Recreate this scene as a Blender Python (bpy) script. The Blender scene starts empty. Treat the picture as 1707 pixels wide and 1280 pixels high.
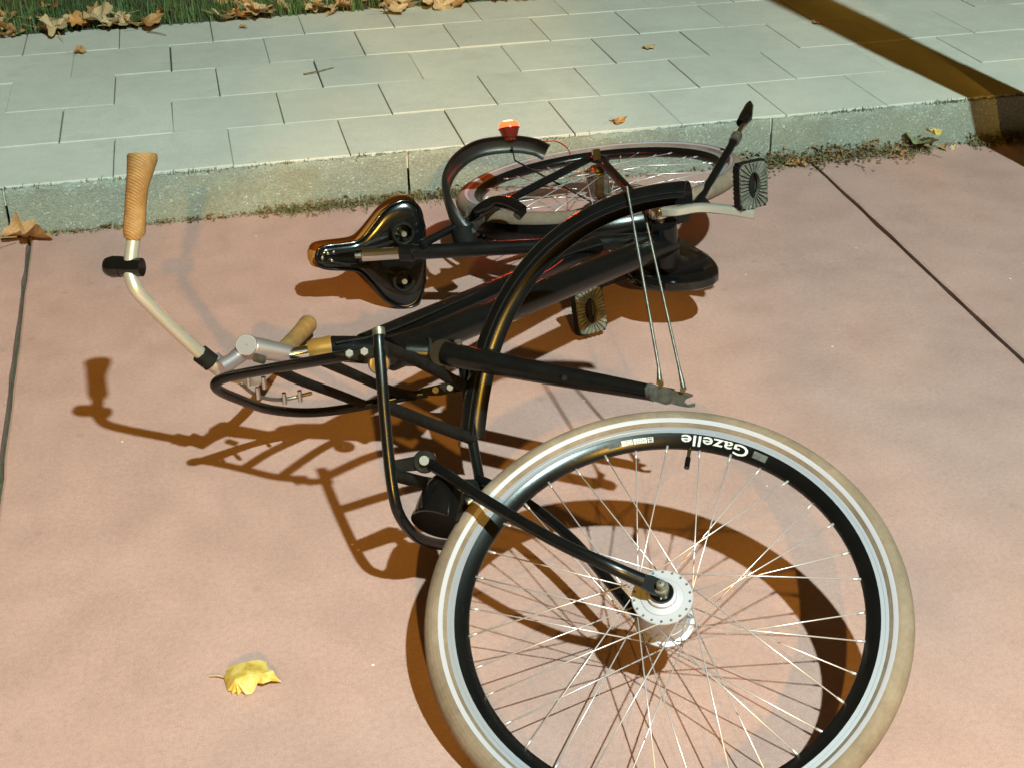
import bpy, math, random
from mathutils import Vector, Matrix
random.seed(7)
R = math.radians
scene = bpy.context.scene
col = scene.collection

# ------------------------------------------------------------------ camera, world, exposure
cam_data = bpy.data.cameras.new('camera')
cam_data.sensor_width = 36.0
cam_data.lens = 50.2698
cam_data.clip_start = 0.05
cam_data.clip_end = 400.0
cam = bpy.data.objects.new('camera', cam_data)
col.objects.link(cam)
cam.matrix_world = Matrix(((0.9746247, 0.1215949, -0.1879399, 0.2384991), (-0.2232740, 0.4681268, -0.8549889, -3.5318910), (-0.0159826, 0.8752554, 0.4833969, 1.3933431), (0.0000000, 0.0000000, 0.0000000, 1.0000000)))
scene.camera = cam

world = bpy.data.worlds.new('World')
scene.world = world
world.use_nodes = True
wn = world.node_tree
wn.nodes.clear()
w_out = wn.nodes.new('ShaderNodeOutputWorld')
w_bg = wn.nodes.new('ShaderNodeBackground')
w_bg.inputs['Color'].default_value = (1.0, 0.54, 0.075, 1)    # night sky lit by sodium street light
w_bg.inputs['Strength'].default_value = 0.085
wn.links.new(w_bg.outputs[0], w_out.inputs[0])

scene.view_settings.view_transform = 'Standard'
scene.view_settings.look = 'None'
scene.view_settings.exposure = 0.1
scene.view_settings.gamma = 1.0

# ------------------------------------------------------------------ materials
def mat(name, color=(.5, .5, .5), rough=.5, metal=0.0, coat=0.0, spec=None):
    m = bpy.data.materials.new(name)
    m.use_nodes = True
    b = m.node_tree.nodes['Principled BSDF']
    b.inputs['Base Color'].default_value = (*color, 1)
    b.inputs['Roughness'].default_value = rough
    b.inputs['Metallic'].default_value = metal
    b.inputs['Coat Weight'].default_value = coat
    if spec is not None:
        b.inputs['Specular IOR Level'].default_value = spec
    return m

class NT:
    def __init__(s, m):
        s.m = m; s.t = m.node_tree; s.b = s.t.nodes['Principled BSDF']
    def n(s, kind, **kw):
        nd = s.t.nodes.new(kind)
        for k, v in kw.items():
            if hasattr(nd, k): setattr(nd, k, v)
            else: nd.inputs[k].default_value = v
        return nd
    def l(s, a, b): s.t.links.new(a, b)
    def coord(s, which='Object', scale=(1, 1, 1)):
        c = s.n('ShaderNodeTexCoord'); mp = s.n('ShaderNodeMapping')
        mp.inputs['Scale'].default_value = scale
        s.l(c.outputs[which], mp.inputs['Vector']); return mp.outputs[0]
    def pos(s, scale=(1, 1, 1)):
        g = s.n('ShaderNodeNewGeometry'); mp = s.n('ShaderNodeMapping')
        mp.inputs['Scale'].default_value = scale
        s.l(g.outputs['Position'], mp.inputs['Vector']); return mp.outputs[0]
    def noise(s, vec, scale, detail=4, rough=.55):
        nd = s.n('ShaderNodeTexNoise'); nd.inputs['Scale'].default_value = scale
        nd.inputs['Detail'].default_value = detail; nd.inputs['Roughness'].default_value = rough
        s.l(vec, nd.inputs['Vector']); return nd.outputs[0]
    def voro(s, vec, scale, feature='F1', out='Distance'):
        nd = s.n('ShaderNodeTexVoronoi'); nd.feature = feature
        nd.inputs['Scale'].default_value = scale
        s.l(vec, nd.inputs['Vector']); return nd.outputs[out]
    def ramp(s, fac, stops):
        nd = s.n('ShaderNodeValToRGB'); e = nd.color_ramp.elements
        while len(e) < len(stops): e.new(.5)
        for el, (p, c) in zip(e, stops):
            el.position = p; el.color = (*c, 1) if len(c) == 3 else c
        s.l(fac, nd.inputs[0]); return nd.outputs[0]
    def mix(s, fac, a, b, mode='MIX'):
        nd = s.n('ShaderNodeMix'); nd.data_type = 'RGBA'; nd.blend_type = mode
        for i, v in ((0, fac), (6, a), (7, b)):
            if hasattr(v, 'is_output') or hasattr(v, 'links'): s.l(v, nd.inputs[i])
            elif isinstance(v, (int, float)): nd.inputs[i].default_value = v
            else: nd.inputs[i].default_value = (*v, 1)
        return nd.outputs[2]
    def bump(s, h, strength=.3, dist=.002):
        nd = s.n('ShaderNodeBump'); nd.inputs['Strength'].default_value = strength
        nd.inputs['Distance'].default_value = dist
        s.l(h, nd.inputs['Height']); s.l(nd.outputs[0], s.b.inputs['Normal'])
    def color(s, c): s.l(c, s.b.inputs['Base Color'])
    def rough(s, r): s.l(r, s.b.inputs['Roughness'])

def grey(v): return (v, v, v)

def make_road():
    m = mat('red_concrete', rough=.75); t = NT(m); p = t.pos()
    big = t.noise(p, 2.2, 5, .6); mid = t.noise(p, 9, 5, .6); fine = t.noise(p, 420, 3, .7)
    c = t.ramp(big, [(.3, (.355, .209, .178)), (.5, (.378, .223, .192)), (.72, (.398, .239, .206))])
    c = t.mix(.55, c, t.ramp(mid, [(.3, grey(.44)), (.55, grey(.51)), (.75, grey(.56))]), 'OVERLAY')
    c = t.mix(.5, c, t.ramp(fine, [(.25, grey(.28)), (.5, grey(.5)), (.75, grey(.72))]), 'OVERLAY')
    grit = t.noise(p, 110, 4, .7)
    c = t.mix(.45, c, t.ramp(grit, [(.28, grey(.36)), (.5, grey(.5)), (.74, grey(.62))]), 'OVERLAY')
    stain = t.noise(t.pos((1, .35, 1)), 5.5, 6, .62)
    c = t.mix(t.ramp(stain, [(.62, grey(0)), (.76, grey(.24))]), c, (.17, .115, .095))
    spots = t.voro(p, 17)
    sel = t.voro(p, 17, out='Color')
    sp = t.n('ShaderNodeSeparateColor'); t.l(sel, sp.inputs[0])
    pick = t.n('ShaderNodeMath', operation='GREATER_THAN'); t.l(sp.outputs[0], pick.inputs[0]); pick.inputs[1].default_value = .82
    dk = t.n('ShaderNodeMath', operation='MULTIPLY'); t.l(t.ramp(spots, [(.06, grey(.22)), (.20, grey(0))]), dk.inputs[0]); t.l(pick.outputs[0], dk.inputs[1])
    c = t.mix(dk.outputs[0], c, (.15, .10, .08))
    crumb = t.voro(p, 13); pick2 = t.n('ShaderNodeMath', operation='LESS_THAN'); t.l(crumb, pick2.inputs[0]); pick2.inputs[1].default_value = .034
    sel2 = t.n('ShaderNodeSeparateColor'); t.l(t.voro(p, 13, out='Color'), sel2.inputs[0])
    pick3 = t.n('ShaderNodeMath', operation='GREATER_THAN'); t.l(sel2.outputs[1], pick3.inputs[0]); pick3.inputs[1].default_value = .62
    cr = t.n('ShaderNodeMath', operation='MULTIPLY'); t.l(pick2.outputs[0], cr.inputs[0]); t.l(pick3.outputs[0], cr.inputs[1])
    c = t.mix(cr.outputs[0], c, (.62, .55, .46))
    t.color(c)
    t.rough(t.ramp(mid, [(.3, grey(.62)), (.7, grey(.85))]))
    t.bump(fine, .32, .0014)
    return m

def make_tile():
    m = mat('grey_concrete_tile', rough=.8); t = NT(m); p = t.pos()
    oi = t.n('ShaderNodeObjectInfo')
    big = t.noise(p, 2.6, 5); fine = t.noise(p, 300, 3, .7); mid = t.noise(p, 15, 6, .65)
    c = t.ramp(big, [(.3, (.445, .428, .372)), (.7, (.505, .485, .425))])
    c = t.mix(.55, c, t.ramp(oi.outputs['Random'], [(0, grey(.47)), (1, grey(.54))]), 'OVERLAY')
    c = t.mix(.5, c, t.ramp(mid, [(.3, grey(.44)), (.55, grey(.51)), (.8, grey(.55))]), 'OVERLAY')
    c = t.mix(.55, c, t.ramp(fine, [(.25, grey(.32)), (.5, grey(.5)), (.75, grey(.68))]), 'OVERLAY')
    blot = t.noise(p, 38, 4, .7)
    c = t.mix(t.ramp(blot, [(.66, grey(0)), (.78, grey(.55))]), c, (.20, .205, .14))
    g2 = t.noise(p, 5.5, 6, .7)
    c = t.mix(t.ramp(g2, [(.55, grey(0)), (.75, grey(.35))]), c, (.27, .28, .22))
    t.color(c); t.bump(fine, .3, .0012)
    return m

def make_kerb():
    m = mat('exposed_aggregate', rough=.62); t = NT(m); p = t.pos((1, 1, 1))
    peb = t.voro(p, 260); pc = t.voro(p, 260, out='Color')
    sp = t.n('ShaderNodeSeparateColor'); t.l(pc, sp.inputs[0])
    c = t.ramp(sp.outputs[0], [(0, (.185, .205, .165)), (.5, (.23, .25, .20)), (.96, (.28, .295, .24)), (1, (.48, .50, .43))])
    c = t.mix(t.ramp(peb, [(.45, grey(0)), (.8, grey(.5))]), c, (.14, .14, .11))
    big = t.noise(p, 7, 5)
    c = t.mix(t.ramp(big, [(.5, grey(0)), (.75, grey(.5))]), c, (.16, .155, .105))
    t.color(c)
    inv = t.n('ShaderNodeMath', operation='SUBTRACT'); inv.inputs[0].default_value = 1; t.l(peb, inv.inputs[1])
    t.bump(inv.outputs[0], .5, .003)
    return m

def speck(name, c0, c1, scale, rough=.6, bump=.3, metal=0., det=5):
    m = mat(name, c0, rough, metal); t = NT(m); v = t.coord('Object')
    n = t.noise(v, scale, det, .6)
    t.color(t.ramp(n, [(.3, c0), (.7, c1)]))
    if bump: t.bump(n, bump, .001)
    return m

M = {}
M['road'] = make_road()
M['tile'] = make_tile()
M['kerb'] = make_kerb()
M['soil'] = speck('soil', (.035, .03, .018), (.075, .06, .035), 30, .95, .6)
M['joint'] = speck('joint_dirt', (.03, .032, .018), (.06, .06, .035), 40, .95, .5)
def painted():
    m = mat('black_paint', (.003, .0034, .004), .4, 0, 0, .36); t = NT(m); v = t.coord('Object')
    n = t.noise(v, 35, 6, .65); d = t.noise(v, 6, 4, .6)
    t.color(t.ramp(n, [(.45, (.0025, .0029, .0034)), (.70, (.004, .0042, .0042)), (.86, (.024, .021, .016))]))
    t.rough(t.ramp(d, [(.3, grey(.22)), (.75, grey(.38))]))
    return m
M['black'] = painted()
M['dull_black'] = speck('dull_black', (.005, .005, .005), (.013, .012, .010), 60, .70, .1)
M['dull_black'].node_tree.nodes['Principled BSDF'].inputs['Specular IOR Level'].default_value = .10
M['plastic'] = mat('black_plastic', (.003, .0033, .0036), .14, 0, .2)
M['glove'] = speck('dusty_black', (.005, .005, .005), (.016, .014, .011), 22, .42, .1)
M['chrome'] = mat('chrome', (.62, .62, .60), .16, 1)
M['silver'] = speck('brushed_alloy', (.46, .42, .45), (.57, .52, .55), 25, .36, .05, .85)
M['hub'] = mat('hub_alloy', (.40, .385, .43), .45, .35)
M['steel'] = speck('old_steel', (.11, .10, .08), (.27, .25, .20), 60, .45, .1, .8)
M['spoke'] = mat('spoke_steel', (.60, .54, .54), .34, .6)
def tyre_m():
    m = mat('tan_rubber', rough=.85); t = NT(m); v = t.coord('Object')
    a = t.noise(v, 9, 6, .65); b = t.noise(v, 120, 4, .6)
    c = t.ramp(a, [(.3, (.115, .078, .050)), (.55, (.182, .128, .088)), (.75, (.232, .172, .125))])
    c = t.mix(.5, c, t.ramp(b, [(.3, grey(.40)), (.7, grey(.6))]), 'OVERLAY')
    
    sx = t.n('ShaderNodeSeparateXYZ'); t.l(v, sx.inputs[0]); cx = t.n('ShaderNodeCombineXYZ')
    t.l(sx.outputs[0], cx.inputs[0]); t.l(sx.outputs[1], cx.inputs[1])
    ln = t.n('ShaderNodeVectorMath', operation='LENGTH'); t.l(cx.outputs[0], ln.inputs[0])
    ml = t.n('ShaderNodeMath', operation='MULTIPLY'); t.l(ln.outputs['Value'], ml.inputs[0]); ml.inputs[1].default_value = 1250
    sn = t.n('ShaderNodeMath', operation='SINE'); t.l(ml.outputs[0], sn.inputs[0])
    ad = t.n('ShaderNodeMath', operation='MULTIPLY_ADD'); t.l(sn.outputs[0], ad.inputs[0]); ad.inputs[1].default_value = .12; t.l(b, ad.inputs[2])
    scuff = t.noise(t.coord('Object', (1, 1, .3)), 26, 6, .7)
    c = t.mix(t.ramp(scuff, [(.58, grey(0)), (.72, grey(.6))]), c, (.075, .055, .035))
    t.color(c); t.bump(ad.outputs[0], .45, .0012); return m
M['tyre'] = tyre_m()
M['stripe'] = mat('reflective_stripe', (.32, .30, .34), .5)
M['track'] = mat('rim_track', (.29, .295, .34), .4, .35)
M['white'] = speck('white_print', (.34, .33, .33), (.56, .54, .53), 160, .6, 0)
M['grip'] = speck('tan_grip', (.19, .095, .026), (.29, .15, .045), 60, .7, .35)
def gripm():
    m = M['grip']; t = NT(m); v = t.coord('Object')
    w1 = t.n('ShaderNodeTexWave'); w1.bands_direction = 'DIAGONAL'; w1.inputs['Scale'].default_value = 90; w1.inputs['Distortion'].default_value = 1.5
    t.l(v, w1.inputs['Vector']); t.bump(w1.outputs['Fac'], .5, .0012)
gripm()
M['saddle'] = mat('brown_cover', (.30, .115, .028), .32, 0, .3)
M['amber'] = mat('alloy_amber_and_glint', (.40, .22, .055), .32, .6)  # the headset nut's amber is a reflection painted into the base colour
M['rubber'] = speck('pedal_rubber', (.045, .042, .032), (.15, .14, .11), 70, .8, .3)
M['decal'] = speck('worn_decal', (.012, .012, .011), (.085, .085, .078), 60, .6, .1)
M['stay'] = speck('stay_steel', (.05, .047, .04), (.13, .12, .10), 80, .4, .1, .6)
M['bar'] = mat('satin_bar', (.56, .53, .45), .30, .65)
M['cap'] = mat('grey_cap', (.17, .16, .165), .5, .2)
M['bolt'] = mat('bolt_steel', (.14, .135, .12), .6, .2)
M['dark'] = mat('dark_lens', (.002, .002, .002), .5, 0, 0, .08)
def redm(strength):
    m = mat('red_lens%d' % strength, (.55, .02, .01), .2); b = m.node_tree.nodes['Principled BSDF']
    b.inputs['Emission Color'].default_value = (1, .10, .03, 1); b.inputs['Emission Strength'].default_value = strength
    return m
M['red_lit'] = redm(3)
M['red_body'] = redm(1)
M['red_body'].node_tree.nodes['Principled BSDF'].inputs['Emission Strength'].default_value = .04
M['red_body'].node_tree.nodes['Principled BSDF'].inputs['Base Color'].default_value = (.07, .006, .004, 1)
M['red_wire'] = mat('red_cable', (.30, .02, .015), .4)
def leafm(name, c0, c1, c2):
    m = mat(name, rough=.6); t = NT(m); v = t.coord('Object')
    n = t.noise(v, 45, 5, .6)
    t.color(t.ramp(n, [(.3, c0), (.5, c1), (.72, c2)]))
    b = t.noise(v, 90, 3); t.bump(b, .5, .002)
    return m
M['leaf_brown'] = leafm('brown_leaf', (.20, .085, .025), (.36, .18, .065), (.46, .26, .11))
M['leaf_tan'] = leafm('tan_leaf', (.30, .18, .075), (.46, .31, .16), (.56, .42, .25))
M['leaf_orange'] = leafm('orange_leaf', (.34, .13, .03), (.50, .21, .06), (.60, .30, .10))
M['leaf_yellow'] = leafm('yellow_leaf', (.34, .21, .035), (.54, .37, .07), (.64, .51, .24))
M['leaf_green'] = leafm('green_leaf', (.13, .15, .075), (.20, .22, .12), (.27, .28, .17))
M['grass'] = speck('grass_blade', (.025, .06, .015), (.09, .15, .04), 12, .6, 0)
M['weed'] = speck('weed_blade', (.07, .08, .03), (.17, .17, .08), 18, .7, 0)
M['litter'] = speck('litter', (.085, .052, .022), (.25, .165, .075), 60, .85, .3)
M['bark'] = speck('bark', (.05, .04, .03), (.14, .11, .08), 30, .9, .8)
M['foliage'] = speck('foliage', (.04, .05, .015), (.10, .09, .03), 8, .6, 0)
M['post'] = mat('painted_post', (.10, .11, .11), .45)

# ------------------------------------------------------------------ mesh helpers
def mesh_obj(name, verts, faces, m, parent=None, smooth=True, auto=None):
    me = bpy.data.meshes.new(name)
    me.from_pydata([tuple(v) for v in verts], [], faces)
    if smooth:
        me.polygons.foreach_set('use_smooth', [True] * len(me.polygons))
        if auto: me.set_sharp_from_angle(angle=R(auto))
    me.materials.append(m)
    me.update()
    o = bpy.data.objects.new(name, me)
    col.objects.link(o)
    if parent: o.parent = parent
    return o

def empty(name, loc=(0, 0, 0), parent=None, mtx=None):
    o = bpy.data.objects.new(name, None)
    o.empty_display_size = .05
    col.objects.link(o)
    if parent: o.parent = parent
    if mtx is not None: o.matrix_basis = mtx
    else: o.location = loc
    return o

def tag(o, label=None, cat=None, group=None, kind=None):
    if label: o['label'] = label
    if cat: o['category'] = cat
    if group: o['group'] = group
    if kind: o['kind'] = kind
    return o

def frame_axes(t, ref=None):
    t = t.normalized()
    r = Vector(ref) if ref is not None else (Vector((0, 0, 1)) if abs(t.z) < .9 else Vector((1, 0, 0)))
    a = (r - t * r.dot(t)).normalized()
    return a, t.cross(a)

def spline(pts, sub=8):
    P = [Vector(p) for p in pts]
    if len(P) < 3: return P
    out = []
    for i in range(len(P) - 1):
        p0 = P[i - 1] if i else P[0] * 2 - P[1]
        p1, p2 = P[i], P[i + 1]
        p3 = P[i + 2] if i + 2 < len(P) else P[-1] * 2 - P[-2]
        for k in range(sub):
            t = k / sub
            out.append(.5 * ((2 * p1) + (p2 - p0) * t + (2 * p0 - 5 * p1 + 4 * p2 - p3) * t * t + (3 * p1 - p0 - 3 * p2 + p3) * t ** 3))
    out.append(P[-1])
    return out

def tube_geo(pts, rad, segs=14, caps=True, V=None, F=None, squash=None):
    """sweep a round section along pts; rad is a number or one per point"""
    V = [] if V is None else V; F = [] if F is None else F
    P = [Vector(p) for p in pts]; n = len(P)
    rr = rad if isinstance(rad, (list, tuple)) else [rad] * n
    base = len(V); a = None
    for i in range(n):
        t = (P[min(i + 1, n - 1)] - P[max(i - 1, 0)]).normalized()
        if a is None: a, b = frame_axes(t)
        else:
            a = (a - t * a.dot(t)).normalized(); b = t.cross(a)
        for k in range(segs):
            th = 2 * math.pi * k / segs
            V.append(P[i] + (a * math.cos(th) + b * math.sin(th)) * rr[i])
    for i in range(n - 1):
        for k in range(segs):
            k2 = (k + 1) % segs
            F.append((base + i * segs + k, base + i * segs + k2, base + (i + 1) * segs + k2, base + (i + 1) * segs + k))
    if caps:
        F.append(tuple(base + k for k in reversed(range(segs))))
        F.append(tuple(base + (n - 1) * segs + k for k in range(segs)))
    return V, F

def tube(name, pts, rad, m, parent, segs=14, sub=0):
    if sub and len(pts) > 2:
        n0 = len(pts); pts2 = spline(pts, sub)
        if isinstance(rad, (list, tuple)):
            rad = [rad[min(int(i / sub), n0 - 1)] + (rad[min(int(i / sub) + 1, n0 - 1)] - rad[min(int(i / sub), n0 - 1)]) * ((i % sub) / sub) for i in range(len(pts2))]
        pts = pts2
    V, F = tube_geo(pts, rad, segs)
    return mesh_obj(name, V, F, m, parent, auto=50)

def lathe_geo(profile, segs=48, closed=False, V=None, F=None, mtx=None):
    V = [] if V is None else V; F = [] if F is None else F
    base = len(V); n = len(profile)
    for k in range(segs):
        th = 2 * math.pi * k / segs
        for r, z in profile:
            p = Vector((r * math.cos(th), r * math.sin(th), z))
            V.append(mtx @ p if mtx is not None else p)
    for k in range(segs):
        k2 = (k + 1) % segs
        for i in range(n if closed else n - 1):
            j = (i + 1) % n
            F.append((base + k * n + i, base + k2 * n + i, base + k2 * n + j, base + k * n + j))
    return V, F

def axis_matrix(origin, zdir, xref=None):
    z = Vector(zdir).normalized(); a, b = frame_axes(z, xref)
    m = Matrix((a, b, z)).transposed().to_4x4(); m.translation = Vector(origin)
    return m

def lathe(name, profile, m, parent, mtx=None, segs=48, closed=False, auto=40):
    V, F = lathe_geo(profile, segs, closed, mtx=mtx)
    return mesh_obj(name, V, F, m, parent, auto=auto)

def prism(name, poly, thick, m, parent, axis=None):
    """outline (list of 3D points) given thickness along axis"""
    P = [Vector(p) for p in poly]; n = len(P)
    ax = Vector(axis).normalized() * thick / 2
    V = [p - ax for p in P] + [p + ax for p in P]
    F = [tuple(range(n)), tuple(reversed(range(n, 2 * n)))] + [(i, n + i, n + (i + 1) % n, (i + 1) % n) for i in range(n)]
    return mesh_obj(name, V, F, m, parent, smooth=False)

def box_geo(V, F, c, ax, ay, az):
    c, ax, ay, az = map(Vector, (c, ax, ay, az)); b = len(V)
    for sx in (-1, 1):
        for sy in (-1, 1):
            for sz in (-1, 1):
                V.append(c + ax * sx + ay * sy + az * sz)
    for f in ((0, 1, 3, 2), (4, 6, 7, 5), (0, 4, 5, 1), (2, 3, 7, 6), (0, 2, 6, 4), (1, 5, 7, 3)):
        F.append(tuple(b + i for i in f))

def sweep(name, pts, axials, profile, m, parent):
    """sweep a closed (radial, axial) profile; radial = tangent x axial"""
    P = [Vector(p) for p in pts]; n = len(P); k = len(profile); V = []; F = []
    for i in range(n):
        t = (P[min(i + 1, n - 1)] - P[max(i - 1, 0)]).normalized()
        ax = Vector(axials[i] if isinstance(axials, list) else axials)
        ax = (ax - t * ax.dot(t)).normalized(); rd = t.cross(ax)
        for r, a in profile: V.append(P[i] + rd * r + ax * a)
    for i in range(n - 1):
        for j in range(k):
            j2 = (j + 1) % k
            F.append((i * k + j, i * k + j2, (i + 1) * k + j2, (i + 1) * k + j))
    F.append(tuple(reversed(range(k)))); F.append(tuple((n - 1) * k + j for j in range(k)))
    return mesh_obj(name, V, F, m, parent, auto=50)

# ------------------------------------------------------------------ street lamps standing behind the photographer
def street_lamp(light_at, foot, power, color, radius, label, name='street_lamp'):
    root = empty(name, foot); tag(root, label, 'street lamp')
    Lp = Vector(light_at) - Vector(foot); h = Lp.z + .32
    tube('post', [(0, 0, 0), (0, 0, .9), (0, 0, .91), (0, 0, h)], [.07, .07, .05, .04], M['post'], root, 16)
    d = Vector((Lp.x, Lp.y, 0)); 
    tube('arm', [(0, 0, h - .05), tuple(d * .5 + Vector((0, 0, h + .02))), tuple(d + Vector((0, 0, h - .08)))], .028, M['post'], root, 10, 6)
    lathe('lamp_head', [(.001, .22), (.06, .21), (.16, .12), (.19, .06), (.185, .055), (.15, .10), (.05, .19), (.001, .2)], M['post'], root, Matrix.Translation(Lp + Vector((0, 0, .06))), 32)
    ld = bpy.data.lights.new('lamp_light', 'POINT'); ld.energy = power; ld.color = color; ld.shadow_soft_size = radius
    lo = bpy.data.objects.new('lamp_light', ld); col.objects.link(lo); lo.parent = root; lo.location = Lp
    return root
street_lamp((1.3830, -4.9800, 5.0000), (1.383 + .9, -4.980 - .7, 0), 2850, (.75, 1.0, .94), .060, 'grey post street lamp with white light behind the photographer')
street_lamp((-.5, -13.0, 5.6), (-1.6, -13.4, 0), 5500, (1.0, .55, .075), .10, 'grey post street lamp with orange sodium light further back')

# ------------------------------------------------------------------ ground, road slabs, kerb, pavement
gr = mesh_obj('ground', [(-90, -90, -.05), (90, -90, -.05), (90, 90, -.05), (-90, 90, -.05)], [(0, 1, 2, 3)], M['soil'], smooth=False)
tag(gr, kind='structure')
road = empty('road'); tag(road, kind='structure')

def wavy_slab(name, x0, x1, y0, y1, z, m, parent, skew0=0., skew1=0., n=40):
    """slab with chipped, slightly uneven long edges"""
    V = []; F = []
    ys = [y0 + (y1 - y0) * i / n for i in range(n + 1)]
    rows = []
    for i, y in enumerate(ys):
        j0 = random.gauss(0, .0011); j1 = random.gauss(0, .0011)
        a = x0 + skew0 * (y - y1) + j0; b = x1 + skew1 * (y - y1) + j1
        rows.append([(a, y, z - .03), (a, y, z - .003), (a + .005, y, z), (b - .005, y, z), (b, y, z - .003), (b, y, z - .03)])
    for r in rows: V += r
    for i in range(n):
        for k in range(5):
            F.append((i * 6 + k, i * 6 + k + 1, (i + 1) * 6 + k + 1, (i + 1) * 6 + k))
    return mesh_obj(name, V, F, m, parent, smooth=False)
JX = [-10.55, -8.48, -6.42, -4.35, -2.29, -.222, 1.872, 3.94, 6.0, 8.07, 10.13]
SK = [0, 0, 0, 0, 0, -.017, .043, 0, 0, 0, 0]
for i in range(len(JX) - 1):
    for (ya, yb) in ((-16, -6.2), (-6.19, -.012)):
        wavy_slab('road_slab', JX[i] + .0055, JX[i + 1] - .0055, ya, yb, 0.0, M['road'], road, SK[i] if ya > -7 else 0, SK[i + 1] if ya > -7 else 0, 90 if (ya > -7 and -1 < i - 4 < 3) else 6)
jd = mesh_obj('joint_dirt', [(-11, -16, -.022), (11, -16, -.022), (11, -.005, -.022), (-11, -.005, -.022)], [(0, 1, 2, 3)], M['joint'], road, smooth=False)

SH = .13
kerb = empty('kerb'); tag(kerb, kind='structure')
def kerb_stone(x0, x1):
    V = []; F = []; prof = [(-.010, -.04), (-.010, .02), (-.009, .06), (-.008, SH - .028), (-.007, SH - .014), (-.004, SH - .007), (.002, SH - .005), (.012, SH - .006)]
    n = 60
    for i in range(n + 1):
        x = x0 + (x1 - x0) * i / n
        for j, (y, z) in enumerate(prof):
            e = .0018 if 0 < j < len(prof) - 1 else 0
            V.append((x, y + random.gauss(0, e), z + random.gauss(0, e)))
    k = len(prof)
    for i in range(n):
        for j in range(k - 1):
            F.append((i * k + j, (i + 1) * k + j, (i + 1) * k + j + 1, i * k + j + 1))
    F.append(tuple(range(k))); F.append(tuple(reversed(range(n * k, n * k + k))))
    mesh_obj('kerb_stone', V, F, M['kerb'], kerb, auto=45)
for i in range(-9, 10):
    kerb_stone(.745 + i * 1.01 + .003, .745 + (i + 1) * 1.01 - .003)

pave = empty('pavement'); tag(pave, kind='structure')
mesh_obj('joint_bed', [(-11, .004, SH - .009), (11, .004, SH - .009), (11, 1.6, SH - .009), (-11, 1.6, SH - .009)], [(0, 1, 2, 3)], M['joint'], pave, smooth=False)
def tile_mesh():
    s = .1488; c = .0018; z = 0.0
    V = [(-s, -s, -.05), (s, -s, -.05), (s, s, -.05), (-s, s, -.05), (-s, -s, -c), (s, -s, -c), (s, s, -c), (-s, s, -c),
         (-s + c, -s + c, z), (s - c, -s + c, z), (s - c, s - c, z), (-s + c, s - c, z)]
    F = [(8, 9, 10, 11)]
    for a in (0, 4):
        for i in range(4): F.append((a + i, a + (i + 1) % 4, a + 4 + (i + 1) % 4, a + 4 + i))
    me = bpy.data.meshes.new('paving_tile'); me.from_pydata(V, [], F); me.materials.append(M['tile']); return me
TM = tile_mesh()
for row, off in enumerate((0, -.481, -1.019, -.461, -1.0)):
    for i in range(-9, 22):
        o = bpy.data.objects.new('paving_tile', TM); col.objects.link(o); o.parent = pave
        o.location = (.3 * (i + off) + .15 + random.gauss(0, .0008), .15 + .3 * row + random.gauss(0, .0006), SH + random.gauss(0, .0012))
        o.rotation_euler = (random.gauss(0, .0025), random.gauss(0, .0025), random.gauss(0, .002))

# ------------------------------------------------------------------ the bicycle
bike = empty('bicycle', (0.0, 0.0, 0.0))
tag(bike, 'wrecked black bicycle lying on its side with its front wheel torn out of the fork', 'bicycle')
ORG = Vector((0.0, 0.0, 0.0))
_mesh_obj = mesh_obj
def mesh_obj(name, verts, faces, m, parent=None, smooth=True, auto=None):
    o = _mesh_obj(name, verts, faces, m, parent, smooth, auto)
    return o
def part(name, parent=None):
    """an Empty part of the bicycle whose own frame is the world frame"""
    o = empty(name, (0, 0, 0), parent or bike_frame_space)
    return o
# everything on the bicycle is given in world coordinates, so its parts hang under an inverse offset
bike.location = (0, 0, 0)
bike_frame_space = bike
NR = Vector((-0.0870, 0.1610, 0.9831))

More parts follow.
